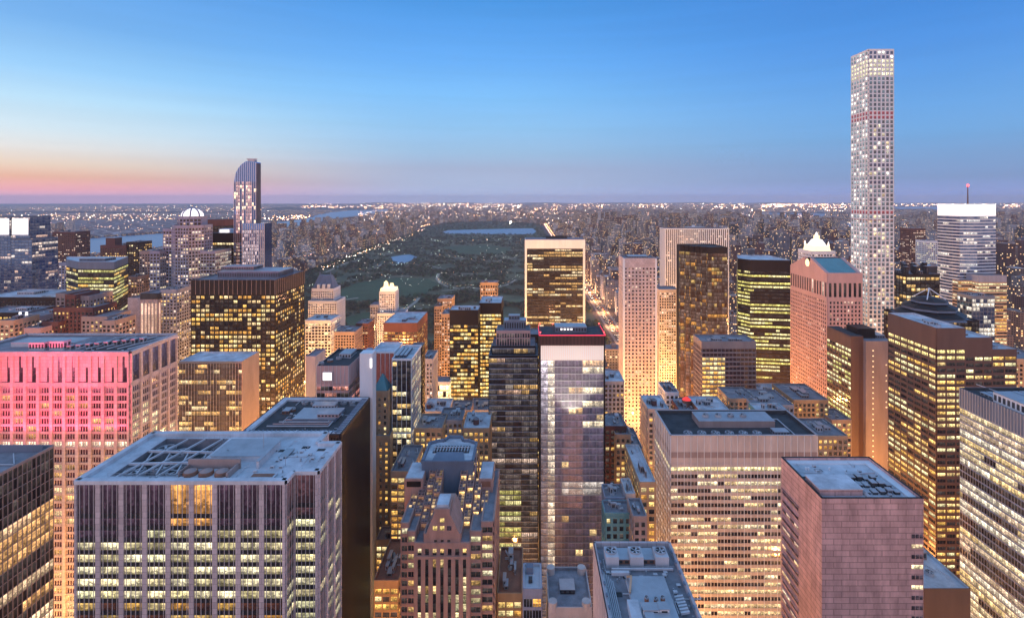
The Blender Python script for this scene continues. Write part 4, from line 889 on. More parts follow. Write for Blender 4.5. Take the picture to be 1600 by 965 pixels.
# --- right: brown blank tower with a line of lights
Y1 = 400.; zH = Z(527, Y1)
rH = thing('office_tower', 'brown blank-walled tower with a vertical line of tiny lights and yellow lit left side', 'office tower', (X(1352, Y1), 415, 0))
b = MB(); b.prism(rect(X(1330, Y1), X(1349, Y1), Y1, 432), 0, zH + 1, M['brown'], mt=M['roof_dark']); b.prism(rect(X(1349, Y1) + .01, X(1392, Y1), Y1 - 3, 430), 0, zH - 2, M['browngrey'], mt=M['roof_grey']); b.build('wall', rH)
b = MB(); b.box(X(1347, Y1), X(1374, Y1), 405, 420, zH - 2, zH + 5.5, M['dark_metal']); b.build('plant_housing', rH); mech(rH, X(1376, Y1), X(1388, Y1), 404, 418, zH - 2, 2.5, M['slate'])
fr = MB(); wins = []; facade(fr, wins, dict(fh=3.7, bw=4, pw=.4, pd=.3, sh=1.5, sd=.2, top=8, glass=M['glassA'], pier=M['brown'], lit=litf(.6, OLIVE, 1, .6, .4, 170)), 3, (X(1330, Y1), 432), (0, -1), (-1, 0), 32, 0, zH); fr.build('facade_frame', rH); PENDING.append((rH, wins, 60, 8))
for k in range(30):
    z = zH - 9 - k * 4.1; b = MB(); b.box(X(1363.2, 397), X(1365, 397), 396.85, 396.99, z - .7, z, M['lit_gold']); b.build('small_window', rH)
rr_ = random.Random(3)
for k in range(30):
    for j in range(3):
        if rr_.random() < .35:
            z = zH - 20 - k * 4.1; b = MB(); b.box(X(1384 + j * 3, 397), X(1385.4 + j * 3, 397), 396.85, 396.99, z - .9, z, M['lit_gold']); b.build('small_window', rH)
HEROES.append((1316, 1392, 530, Y1, rH.name)); FOOT.append((X(1330, Y1), X(1392, Y1), 397, 432))
# --- big brown tower right with gold windows, stepped top
Y1 = 316.; xW = X(1463, Y1); Yb = 358.
rI2 = thing('office_tower', 'massive brown granite tower with a stepped top and bright gold window rows', 'office tower', (X(1520, Y1), 337, 0))
litI = litf(.62, [(1, .62, .18), (1, .72, .3), (.8, .45, .1), (.95, .85, .45)], 1.05, .45, .4, 180)
def litI2(e, r, c, R, C, z): return dim(rnd.uniform(.85, 1), (1, .80, .32)) if r in (0, 1) else litI(e, r, c, R, C, z)
for i, (a, c, py, f, nlit) in enumerate(((1463, 1508, 512, (0, 3), 1), (1508, 1550, 527, (0,), 1), (1550, 1588, 545, (0,), 0))):
    pl = rect(X(a, Y1) + (.01 if i else 0), X(c, Y1), Y1 + (0 if i == 0 else .03 * i), Yb - i * 4)
    zt = Z(py, Y1); top = {0: 12, 1: 10.5, 2: 3}[i]
    SI = dict(fh=3.78, bw=6.1, pw=.75, pd=.35, sh=1.7, sd=.32, top=top, mull=3, mw=.06, md=.1, glass=M['glassA'], pier=M['brown'], lit=litI2 if i == 0 else litI)
    tower('', '', '', pl, zt, SI, f, root=rI2, n_ind=(100, 50, 30)[i], minpx=8, roofm=M['roof_blue'], core=M['core'])
    clutter(rI2, pl[0][0] + 2, pl[1][0] - 2, Y1 + 3, Yb - 14, zt - 1.2, 3, 20 + i, 1, 2)
HEROES.append((1391, 1463, 512, 330, rI2.name))
# --- right edge curtain office
Y2 = 262.; xW = X(1500, Y2)
rJ, _ = tower('office_tower', 'blue-grey curtain wall office with white lit ribbons filling the right edge', 'office tower', rect(xW, xW + 60, 118, Y2), Z(605, Y2),
      dict(fh=3.55, bw=1.55, pw=.1, pd=.14, sh=.75, sd=.1, top=9.5, topribs=1, ribm=M['alu'], topm=M['slate'], glass=M['glassA'], pier=M['alu'], span=M['greystone'],
           lit=litf(.72, [(1, .78, .45), (1, .88, .66), (.95, .68, .3), (.8, .6, .4)], .85, .93, .4, 190, full=(0, 3))), (3,), n_ind=100, roofm=M['roof_dark'])
zj = Z(605, Y2) - 1.2; mech(rJ, X(1570, 240), X(1600, 240), 230, 246, zj, 5, M['white']); clutter(rJ, xW + 4, xW + 50, 170, 258, zj, 9, 31, 3, 2.5)
for i in range(10): mech(rJ, xW + 5 + i * 3.3, xW + 7.2 + i * 3.3, 249, 256, zj, 1.1 + .05 * i, M['metal'])
# --- tower with glowing white crown and red tipped antenna
Y1 = 700.; xa, xb = X(1497, Y1), X(1562, Y1)
rK2 = thing('office_tower', 'banded glass tower with a blazing white crown and red tipped antenna at right', 'skyscraper', (X(1530, Y1), 720, 0))
SB2 = dict(fh=4.3, bw=4.6, pw=.12, pd=.12, sh=1.5, sd=.5, top=0, glass=M['glassC'], pier=M['slate'], span=M['white'], lit=litf(.18, WHITE, .8, .5, .2, 200, unlit=.04))
pl = [(xa, 715), (xa + 4, 702), (X(1527, 700), 700), (xb, 706), (xb, 735), (xa, 735)]
tower('', '', '', pl, Z(337, Y1), SB2, (0, 1, 2, 5), root=rK2, n_ind=60, minpx=4, parapet=False)
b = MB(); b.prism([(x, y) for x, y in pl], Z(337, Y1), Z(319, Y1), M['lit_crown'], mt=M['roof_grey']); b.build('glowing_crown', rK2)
b = MB(); b.cyl(X(1516, 712), 716, Z(319, 712), Z(291, 712), .9, M['rust'], 8, .5); b.cyl(X(1516, 712), 716, Z(291, 712), Z(288, 712), 1.3, M['red_lamp'], 8); b.build('antenna', rK2)
SB3 = dict(SB2, span=M['tan'], sh=1.9, glass=M['glassA'], lit=litf(.6, GOLD + PALE, .9, .6, .3, 201))
tower('', '', '', rect(X(1497, 690), X(1528, 690), 690, 699), Z(438, 690), SB3, (0, 3), root=rK2, n_ind=40, minpx=4)
tower('', '', '', rect(X(1529, 680), X(1573, 680), 680, 699), Z(430, 680), dict(SB3, top=9, topm=M['greystone']), (0, 3), root=rK2, n_ind=40, minpx=4)
# --- dark hat shaped roof building
Y1 = 430.; cx_ = X(1478, Y1); zz = Z(492, Y1)
r_ = thing('office_building', 'low dark tower with a tiered hat shaped roof and white struts', 'office building', (cx_, 445, 0))
tier(r_, rect(cx_ - 24, cx_ + 24, Y1 - 4, Y1 + 40), 500, dict(fh=3.8, bw=3, pw=.3, pd=.3, sh=.9, sd=.2, top=1, glass=M['glassA'], pier=M['dark_metal'], lit=litf(.3, WARM, .6, .4, .2, 210)), (0, 3), Yref=Y1 - 4, n_ind=40, minpx=4, parapet=False)
zz = Z(500, Y1 - 4) - 1.2; cy_ = Y1 + 18
for i, (r0, r1, h0, h1) in enumerate(((26, 23, 0, 2), (25, 19, 2.6, 5.6), (19, 18.5, 6.2, 8), (19.5, 13, 8.6, 11.4), (13, 12, 12, 13.6), (13, 5, 14, 16.5))):
    b = MB(); b.frustum(octo(cx_, cy_, r0), zz + h0, octo(cx_, cy_, r1), zz + h1, M['dark_metal'] if i % 2 else M['slate']); b.build('roof_tier', r_)
b = MB()
for dx, dy in ((-1, -1), (1, -1), (1, 1), (-1, 1)): b.bar((cx_ + dx * 8, cy_ + dy * 8, zz + 15.5), (cx_, cy_, zz + 24), .35, M['white'])
b.build('roof_strut', r_)
# --- scaffold topped dark block, glass block
r_, pl, zz = simple('unfinished_tower', 'half built dark concrete tower with uneven open floors behind the hat roofed building', 1416, 1468, 428, 560, 30, M['dark_metal'], .25, WARM, fh=4, bw=5, pw=.6, sh=.7, seed=211, glassm=M['glassA'], n=30)
rr_ = random.Random(12)
for i in range(9): mech(r_, pl[0][0] + 1 + i * 3.7, pl[0][0] + 4 + i * 3.7, 562 + (i % 3) * 7, 566 + (i % 3) * 7, zz - 1.2, rr_.uniform(3, 11) + (6 - abs(i - 4)) , M['dark_metal'], 'open_floor', True)
simple('office_building', 'clear glass office block with a bright white lit side in front of the crowned tower', 1519, 1554, 462, 520, 18, M['slate'], .5, WHITE, fh=4.2, bw=3.5, pw=.2, sh=.5, seed=212, glassm=M['glassC'], n=40)
simple('apartment_tower', 'pale narrow tower between the unfinished tower and the crowned tower', 1447, 1470, 376, 900, 24, M['white'], .3, PALE, seed=213, n=10, minpx=3)
simple('apartment_tower', 'white curved-face tower lit warm just right of the white gridded supertall', 1398, 1412, 462, 620, 20, M['white'], .6, WHITE, seed=214, n=10)
simple('apartment_tower', 'brown brick tower with a flat top standing in the distance right of the supertall', 1424, 1446, 357, 1000, 30, M['redbrick'], .25, ROSE, seed=215, n=8, minpx=3)
simple('low_building', 'long low tan building at the right edge behind the brown granite tower', 1578, 1640, 560, 400, 40, M['tan'], .5, WARM, seed=216, n=10)
# --- grid office right of centre
Y1 = 276.; polyV2, zV2 = RB(1048, 1277, 679, Y1, 309)
def litV(e, r, c, R, C, z, _r=random.Random(13), f=litf(.48, [(1, .74, .36), (1, .82, .5), (.85, .6, .3)], 1.0, .55, .3, 221)):
    if r == 0: return dim(_r.uniform(.9, 1.05), (1, .84, .42))
    if e == 3: return (.12, .09, .12) if _r.random() < .5 else (.5, .42, .42)
    return f(e, r, c, R, C, z)
r_ = thing('office_tower', 'wide pale gridded office with a deep blank top band and navy roof', 'office tower', ((polyV2[0][0] + polyV2[1][0]) / 2, 292, 0))
b = MB(); b.prism(polyV2, 0, zV2 - 2.4, M['core'], top=False); b.build('core_wall', r_); fr = MB(); wins = []
for e, o, u, n, L in poly_edges(polyV2):
    if e in (0, 3):
        S = dict(fh=3.88, bw=3.55, pw=.22, pd=.5, sh=1.75, sd=.25, top=15.5, td=.1, topribs=0, mull=2, mw=.12, md=.26, glass=M['glassA'], pier=M['white'], span=M['limestone'], mullm=M['limestone'], topm=M['limestone'], lit=litV)
        facade(fr, wins, S, e, o, u, n, L, 0, zV2)
        nb = round(L / 3.55)
        for i in range(nb + 1): a = i * L / nb; fr.fbox(o, u, n, max(0, a - .11), min(L, a + .11), .12, .5, zV2 - 15.5, zV2, M['white'])
        fr.fbox(o, u, n, 0, L, .1, .14, zV2 - 12.3, zV2 - 9.2, M['browngrey'])
    else: fr.fbox(o, u, n, 0, L, 0, .3, 0, zV2, M['limestone'])
fr.build('facade_frame', r_); PENDING.append((r_, wins, 100, 10)); HEROES.append((1025, 1277, 679, Y1, r_.name)); FOOT.append((polyV2[0][0], polyV2[1][0], Y1, 309))
x0, x1 = polyV2[0][0], polyV2[1][0]; zt = zV2 - 2.4
b = MB(); b.face([(x0, Y1, zt), (x1, Y1, zt), (x1, 309, zt), (x0, 309, zt)], M['roof_dark']); ro = b.build('roof', r_)
b = MB()
for e, o, u, n, L in poly_edges(polyV2): b.fbox(o, u, n, 0, L, -.5, .52, zV2 - .3, zV2, M['alu'])
for e, o, u, n, L in poly_edges(polyV2): b.fbox(o, u, n, 0, L, -.4, -.02, zt, zV2 - .3, M['roof_dark'])
b.build('parapet', ro)
mech(r_, x0 + 20, x1 - 16, 290, 303, zt, 3.6, M['browngrey'], 'plant_housing', False)
for i in range(6): fan_unit(r_, x0 + 11 + i * 7.6, 281.5, zt + .05, 2.3, M['slate'], 1.5)
for i in range(4): fan_unit(r_, x0 + 26 + i * 7.2, 296.5, zt + 3.85, 1.7, M['metal'] if i > 1 else M['duct'], 1.2)
mech(r_, x1 - 21, x1 - 13, 280, 285, zt, 2, M['slate']); pipes(r_, [(x1 - 10, 280, zt + .6), (x1 - 10, 300, zt + .6), (x1 - 14, 300, zt + .6)], .25, M['duct'])
b = MB(); b.cyl(x0 + .8, 288, zV2 - 14, zV2 - 12, .9, M['lit_crown'], 10)
# --- rose granite block
Y1 = 175.; Yb = 203.; polyG, zG = RB(1284, 1443, 778, Y1, Yb)
rG = thing('office_building', 'plain rose granite block with window slots at its corner and a blue roof, lower right', 'office building', ((polyG[0][0] + polyG[1][0]) / 2, 189, 0))
x0, x1 = polyG[0][0], polyG[1][0]
fr = MB(); fr.prism(rect(x0, x1, Y1, Yb), 0, zG - 1.4, M['rose'], top=False)
fw = []; rr_ = random.Random(44)
for k in range(28):
    z1 = zG - 12.2 - k * 3.5
    if z1 < 10: break
    gx = MB(); gx.box(x1 - 4.2, x1 + .05, Y1 - .12, Y1 - .02, z1 - 1.55, z1 - 1.45, M['dark_metal']); 
    col = (1, .85, .5) if k in (3, 5) else ((.55, .42, .25) if k == 1 else (.04, .03, .04))
    fw.append(([(x1 - 4.2, Y1 - .05, z1 - 1.4), (x1 - .1, Y1 - .05, z1 - 1.4), (x1 - .1, Y1 - .05, z1), (x1 - 4.2, Y1 - .05, z1)], col, M['glassA']))
    for j in range(4): fr.box(x1 - 4.3 + j * 1.35, x1 - 4.2 + j * 1.35, Y1 - .14, Y1 - .03, z1 - 1.4, z1, M['rose'])
    # west face: long slots towards the far end
    col = rr_.choice(((1, .82, .55), (.9, .6, .3), (.03, .02, .04), (.03, .02, .04), (.5, .35, .25)))
    y0_ = 188.; 
    for j in range(4):
        c2 = col if rr_.random() < .6 else (.03, .02, .03)
        fw.append(([(x0 - .05, Yb - 1 - j * 3, z1 - 1.4), (x0 - .05, Yb - 3.9 - j * 3, z1 - 1.4), (x0 - .05, Yb - 3.9 - j * 3, z1 + .1), (x0 - .05, Yb - 1 - j * 3, z1 + .1)], c2, M['glassA']))
    fr.box(x0 - .4, x0 - .02, Yb - 13.2, Yb - .5, z1 + .12, z1 + .3, M['rose'])
fr.build('wall', rG); PENDING.append((rG, fw, 60, 5)); HEROES.append((1222, 1443, 778, Y1, rG.name)); FOOT.append((x0, x1, Y1, Yb))
zt = zG - 1.4; b = MB(); b.face([(x0, Y1, zt), (x1, Y1, zt), (x1, Yb, zt), (x0, Yb, zt)], M['roof_blue']); ro = b.build('roof', rG)
b = MB()
for e, o, u, n, L in poly_edges(polyG): b.fbox(o, u, n, 0, L, -.55, .12, zt - .2, zG, M['rose']); b.fbox(o, u, n, 0, L, -.6, .16, zG, zG + .12, M['dark_metal'])
for (a, c, d, e_) in ((x0 + .6, x1 - .6, Yb - 3.0, Yb - .6), (x1 - 3.4, x1 - .6, Y1 + .6, Yb - 3.0)): b.box(a, c, d, e_, zt + .01, zt + .5, M['white'])
b.build('parapet', ro)
b = MB(); b.box(x0 + 1.5, x0 + 16.5, Y1 + 3.8, Y1 + 13, zt, zt + 2.2, M['rose']); b.box(x0 + 1.3, x0 + 16.7, Y1 + 3.6, Y1 + 13.2, zt + 2.2, zt + 2.5, M['roof_blue']); b.build('penthouse', rG)
rr_ = random.Random(4)
for i in range(14): mech(rG, x0 + 18 + (i % 5) * 2.6, x0 + 19.7 + (i % 5) * 2.6, Y1 + 4.4 + (i // 5) * 4.3, Y1 + 7 + (i // 5) * 4.3 - rr_.random(), zt, .7 + rr_.random() * 1.1, M['roof_dark'] if i % 3 else M['slate'])
for i in range(3): pipes(rG, [(x0 + 17.4 + .3 * i, Y1 + 1.5, zt + .5 + .2 * i), (x0 + 17.4 + .3 * i, Y1 + 16, zt + .5 + .2 * i), (x0 + 30, Y1 + 17.5, zt + .5 + .2 * i)], .14, M['duct'])
for px_ in (6, 7, 15):
    b = MB(); b.cyl(x0 + px_, Y1 + 21, zt, zt + 1, .3, M['white'], 8, .4); b.build('roof_vent', rG)
# small rounded plinth building right of it
r_, pl, zz = simple('low_building', 'low brown annex at the foot of the big brown granite tower', 1443, 1515, 918, 222, 30, M['brown'], 0, seed=230, faces=(), roofm=M['roof_blue'], cl=2)
# --- bottom centre rooftop with three fans
Yb = 168.; Yf_ = 112.; zX = Z(846, Yb); x0, x1 = X(928, Yb), X(1046, Yb)
rX2 = thing('office_building', 'pale block whose blue roof with three big square fan boxes fills the bottom centre', 'office building', ((x0 + x1) / 2, 140, 0))
b = MB(); b.prism(rect(x0, x1, Yf_, Yb), 0, zX - 1.6, M['stone'], top=False); b.build('wall', rX2)
fr = MB(); wins = []
fr.fbox((x0, Yb), (0, -1), (-1, 0), 0, Yb - Yf_, 0, .3, zX - 60, zX, M['stone'])
fr.build('cladding', rX2)
zt = zX - 1.6; b = MB(); b.face([(x0, Yf_, zt), (x1, Yf_, zt), (x1, Yb, zt), (x0, Yb, zt)], M['roof_grey']); ro = b.build('roof', rX2)
b = MB()
for e, o, u, n, L in poly_edges(rect(x0, x1, Yf_, Yb)): b.fbox(o, u, n, 0, L, -.5, .32, zt - .3, zX, M['stone'])
b.build('parapet', ro)
for i, px_ in enumerate((955, 993, 1032)): fan_unit(rX2, X(px_, 161), 161.3, zt, 1.75, M['duct'], 3.2, 5, True)
for i, px_ in enumerate((974, 1012)): mech(rX2, X(px_, 162) - 2.2, X(px_, 162) + 1.7, 160, 165, zt, 1.4, M['rust'], 'louvre_box', True)
mech(rX2, x0 + 7.5, x1 - 6, 136, 152.5, zt, 1.5, M['roof_blue'], 'raised_deck', False)
b = MB(); b.box(x0 + 6, x0 + 9, 131, 143, zt, zt + 2.3, M['roof_blue']); b.build('duct_box', rX2)
mech(rX2, x0 + 9.5, x0 + 13.8, 138, 140.5, zt + 1.7, 1.5, M['white'], 'cooling_unit'); mech(rX2, x0 + 13.9, x0 + 16.5, 138, 140.5, zt + 1.7, 1.7, M['white'], 'cooling_unit')
mech(rX2, x0 + 9.7, x0 + 12, 134.5, 137.6, zt + 1.7, 1.2, M['duct'], 'cooling_unit'); mech(rX2, x0 + 12.2, x0 + 16.4, 134.6, 137.6, zt + 1.7, .9, M['slate'], 'cooling_unit')
for (a, c) in ((11.5, 143), (14, 142.5), (16, 143)): fan_unit(rX2, x0 + a, c, zt + 1.72, .55, M['rust'])
b = MB(); b.box(x0 + 9, x1 - 6.2, 128.6, 133.4, zt, zt + .3, M['dark_metal'])
for i in range(8): b.box(x0 + 9.3 + i * 1.4, x0 + 10 + i * 1.4, 129.2, 132.8, zt + .3, zt + 1.3, M['tan'] if i % 2 else M['metal'])
b.build('open_plant', rX2)
for i in range(6): pipes(rX2, [(x1 - 4.6 + .0 * i, 146 - i * 1.2, zt + .5 + .06 * i), (x1 - 2.2, 146 - i * 1.2, zt + .9 + .06 * i)], .3, M['duct'], 'duct')
for i in range(5): pipes(rX2, [(x0 + 1.5 + .5 * i, 156 - i, zt + .3 + .08 * i), (x0 + 1.6 + .5 * i, 126 - i, zt + .3 + .08 * i)], .16, M['metal'])
pipes(rX2, [(x0 + .9, 155, zt + .6), (x0 + .9, 118, zt + .6)], .3, M['duct'], 'cable_tray'); pipes(rX2, [(x0 + 4, 156.8, zt + .8), (x1 - 2, 156.8, zt + .8)], .25, M['duct'], 'cable_tray'); pipes(rX2, [(x0 + 3.6, 155, zt + .8), (x0 + 9, 155, zt + .8)], .5, M['duct'], 'duct')
b = MB(); b.box(x1 - 4, x1 - 1.6, 130, 136, zt, zt + 1.4, M['slate']); b.face([(x1 - 4.1, 129.8, zt + 1.45), (x1 - 1.5, 129.8, zt + 1.45), (x1 - 1.5, 136.2, zt + 2.1), (x1 - 4.1, 136.2, zt + 2.1)], M['copper']); b.build('blue_skylight', rX2)
pipes(rX2, [(x0 + 7.4, 146, zt + 1.9), (x0 + 8.6, 150, zt + 3.6), (x0 + 7.8, 152, zt + 2)], .3, M['tan'], 'duct')
for i in range(12):
    b = MB(); a = 114 + i * 4.4; b.box(x0 + .55, x0 + .95, a, a + 1.2, zX - .1, zX + .35, M['slate']); b.box(x1 - .95, x1 - .5, a, a + 1.2, zX - .1, zX + .35, M['slate']); b.build('parapet_bracket', rX2)
HEROES.append((928, 1046, 846, Yb, rX2.name)); FOOT.append((x0, x1, Yf_, Yb))
# --- small roofs at the bottom between
r_, pl, zz = simple('low_building', 'small white topped block with a square hatch and gold windows, bottom centre left', 818, 846, 918, 205, 14, M['greystone'], .5, GOLD, fh=4.5, bw=3.4, pw=.25, sh=1.2, seed=231, n=12, roofm=M['duct'], cl=0, faces=(0,), mull=3)
b = MB(); b.box(pl[0][0] + 2, pl[0][0] + 3.6, 209, 211, zz - 1, zz + .4, M['roof_dark']); b.box(pl[0][0] + 1, pl[0][0] + 4, 214, 217, zz - 1, zz + 1.6, M['slate']); b.build('roof_hatch', r_)
r_, pl, zz = simple('low_building', 'pale stone block with a curved parapet and purple gravel roof, bottom centre', 858, 924, 947, 205, 22, M['limestone'], .2, GOLD, seed=232, n=6, roofm=M['roof_grey'], cl=0, faces=(0,))
for (a, d) in ((1.5, 1), (15, 1), (1.5, 20), (15, 20)):
    b = MB(); b.cyl(pl[0][0] + a, 205 + d, zz - 2, zz + 1.6, 1.8, M['limestone'], 12); b.build('corner_turret', r_)
mech(r_, pl[0][0] + 5, pl[0][0] + 11, 213, 219, zz - 1.2, 1.8, M['dark_metal'])
# --- stepped granite building bottom centre
def postmodern():
    Y = 216.; r = thing('stepped_tower', 'granite tower with a gabled centre, glass sloped setbacks and an octagonal blue roof, bottom middle', 'office tower', (X(697, Y), 240, 0))
    G_ = mat('brown_pink_granite', (.46, .28, .23), .7, var=.2, scale=.3)
    fr = MB(); core = MB(); wins = []
    lit = litf(.45, WARM + PALE, .75, .2, .2, 240)
    def blk(a, c, py, Y0, Y1_, S=None, faces=(0,), zb=0, roof=None):
        pl = rect(X(a, Y), X(c, Y), Y0, Y1_); z = Z(py, Y)
        core.prism(pl, zb, z - .4, M['core'], top=False)
        core.face([(x, y, z - .4) for x, y in pl], roof or M['roof_grey'])
        for e, o, u, n, L in poly_edges(pl):
            if e in faces and S: facade(fr, wins, S, e, o, u, n, L, zb, z)
            else: fr.fbox(o, u, n, 0, L, 0, .3, zb, z, G_)
        for e, o, u, n, L in poly_edges(pl): fr.fbox(o, u, n, 0, L, -.3, .0, z - .4, z, G_)
        return pl, z
    SC_ = dict(fh=3.7, bw=3.15, pw=1.75, pd=.6, sh=.25, sd=.2, top=1.2, glass=M['glassA'], pier=G_, span=M['dark_metal'], lit=lit, m=.6)
    SQ = dict(fh=3.7, bw=3.15, pw=1.5, pd=.5, sh=1.7, sd=.47, top=.8, glass=M['glassA'], pier=G_, lit=litf(.3, WARM, .9, .1, .2, 241), m=.6)
    SWg = dict(fh=3.7, bw=3.9, pw=.5, pd=.45, sh=1.35, sd=.4, top=1, glass=M['glassA'], pier=G_, lit=lit, mull=2, mw=.05)
    blk(649, 735, 862, Y - 2, Y + 40, SC_)                                    # central ribbed shaft
    blk(649, 735, 842, Y - 1.7, Y + 38, SQ, zb=Z(862, Y))
    blk(664, 720, 829, Y - 1.4, Y + 36, dict(SQ, m=3.4), zb=Z(842, Y))
    # gable
    b = MB(); zz = Z(829, Y); Yg = Y - 1.9
    prof = [(X(667, Y), zz), (X(719, Y), zz), (X(705, Y), Z(800, Y)), (X(679, Y), Z(800, Y))]
    i = len(b.v); b.v += [(x, Yg, z) for x, z in prof] + [(x, Yg + 16, z) for x, z in prof]
    k = b.mi(G_)
    for f in ((0, 1, 2, 3), (7, 6, 5, 4), (1, 5, 6, 2), (2, 6, 7, 3), (3, 7, 4, 0)): b.f.append(tuple(i + q for q in f)); b.m.append(k); b.c.append((0, 0, 0))
    b.box(X(680, Y), X(704, Y), Yg - .2, Yg + 10, Z(800, Y) + .01, Z(790, Y), G_); b.box(X(683, Y), X(701, Y), Yg + 1, Yg + 9, Z(790, Y), Z(786, Y), M['roof_blue'])
    b.build('gable', r)
    for (px_, py_, l_) in ((681, 820, 1), (692, 820, 1), (703, 820, 0), (692, 808, 1)):
        xw_, zw = X(px_, Y), Z(py_, Y); wins.append(([(xw_ - .9, Yg - .05, zw - .9), (xw_ + .9, Yg - .05, zw - .9), (xw_ + .9, Yg - .05, zw + .9), (xw_ - .9, Yg - .05, zw + .9)], (1, .72, .25) if l_ else (.03, .02, .03), M['glassA']))
    # wings
    blk(625, 637, 820, Y + 2, Y + 42, SWg, (0,)); blk(637, 649, 828, Y, Y + 40, SWg, (0,))
    blk(735, 752, 828, Y, Y + 40, SWg, (0,)); blk(752, 770, 818, Y + 2, Y + 44, SWg, (0, 1))
    # stepped glazed terraces climbing to the back: px0, px1, y of front edge, y of back edge, Y front, depth
    ter = []
    for k_ in range(4):
        for j_, off in enumerate((21, 34, 47, 60)):
            if j_ > 4 - k_: continue
            for sg in (-1, 1):
                yf = 220 + 6.5 * k_ + 2.2 * (j_ % 2) + (1.5 if sg > 0 else 0); zf_ = 119.5 + 3.7 * k_ - .8 * j_ + 1.2 * (j_ % 2)
                cx_p = X(692 + sg * off, 216); ter.append((cx_p - 1.65 + .01 * k_, cx_p + 1.65 - .01 * k_, zf_, zf_ + 2.2, yf, 8.5))
    for i_, (a, c, pf, pb_, yf, d) in enumerate(ter):
        b = MB(); xa_, xb_ = a, c; zf = pf; zb2 = pb_
        b.hexa([(xa_, yf, 40), (xb_, yf, 40), (xb_, yf + d, 40), (xa_, yf + d, 40), (xa_, yf, zf), (xb_, yf, zf), (xb_, yf + d, zb2), (xa_, yf + d, zb2)], G_)
        b.build('terrace_wall', r)
        g = MB(); rr = random.Random(i_); nn = 5
        for q in range(nn):
            t0, t1 = (q + .1) / nn, (q + .92) / nn
            for j in range(2):
                u0, u1 = (.12 + j * .4), (.46 + j * .4); P = lambda uu, tt: (xa_ + (xb_ - xa_) * uu, yf + d * tt, zf + (zb2 - zf) * tt + .12)
                g.face([P(u0, t0), P(u1, t0), P(u1, t1), P(u0, t1)], M['glassA'], dim(rr.uniform(.15, .7), (.9, .6, .3)) if rr.random() < .4 else (.05, .04, .06))
        for j, uu in enumerate((.04, .92)):
            g.hexa([P(uu, 0), P(uu + .06, 0), P(uu + .06, 1), P(uu, 1)] + [tuple(Vector(P(w_, t_)) + Vector((0, 0, .5))) for w_, t_ in ((uu, 0), (uu + .06, 0), (uu + .06, 1), (uu, 1))], G_)
        g.build('sloped_skylight', r)
        w0 = [(xa_ + .5, yf - .06, zf - 2.4), (xb_ - .5, yf - .06, zf - 2.4), (xb_ - .5, yf - .06, zf - .7), (xa_ + .5, yf - .06, zf - .7)]
        wins.append((w0, (1, .62, .22) if i_ % 2 else (.1, .05, .03), M['glassA']))
    # side pavilions and octagonal drum
    for a, c, yf, d in ((632, 661, 236, 15), (748, 770, 240, 16)):
        b = MB(); z = Z(748 if a < 700 else 748, yf); b.box(X(a, yf), X(c, yf), yf, yf + d, 30, z, G_); b.box(X(a, yf) + .5, X(c, yf) - .5, yf + .5, yf + d - .5, z, z + .3, M['roof_blue']); b.box(X(a, yf) + 1, X(c, yf) - 1, yf - .1, yf + .02, z - 3.6, z - 1, M['rust'] if a > 700 else M['dark_metal']); b.build('side_pavilion', r)
    cx = X(705, 255); cy = 256.; zt = Z(722, 244)
    b = MB(); w = 12.2; po = [(cx - w, cy - 13), (cx + w, cy - 13), (cx + w, cy + 6), (cx + w - 4.5, cy + 9), (cx + 5, cy + 9), (cx + 3.5, cy + 13), (cx - 3.5, cy + 13), (cx - 5, cy + 9), (cx - w + 4.5, cy + 9), (cx - w, cy + 6)]
    b.prism(po, 40, zt, M['slate'], mt=M['roof_blue']); b.build('drum', r)
    b = MB()
    for e, o, u, n, L in poly_edges(po): b.fbox(o, u, n, 0, L, -.8, .3, zt + .01, zt + 1.3, M['slate'])
    b.build('drum_parapet', r)
    b = MB(); b.box(cx - 9, cx + 9, cy - 3, cy + 4, zt + .02, zt + .3, M['roof_dark'])
    for q in range(12): b.box(cx - 8.6 + q * 1.5, cx - 7.9 + q * 1.5, cy - 2.6, cy + 3.6, zt + .3, zt + 1.1, M['metal'])
    b.box(cx - 9, cx + 9, cy + .2, cy + .7, zt + 1.1, zt + 1.4, M['duct']); b.build('cooling_grille', r)
    b = MB(); b.face([(cx - 8, cy - 11.5, zt + .2), (cx + 8, cy - 11.5, zt + .2), (cx + 6.5, cy - 4, zt + 1.1), (cx - 6.5, cy - 4, zt + 1.1)], M['slate']); b.box(cx - 8, cx + 8, cy - 12.3, cy - 11.6, zt, zt + .8, M['slate']); b.build('sloping_roof', r)
    core.build('core_wall', r); fr.build('facade_frame', r); PENDING.append((r, wins, 100, 8))
    HEROES.append((632, 768, 830, Y, r.name)); FOOT.append((X(625, Y), X(770, Y), Y - 2, Y + 60))
postmodern()
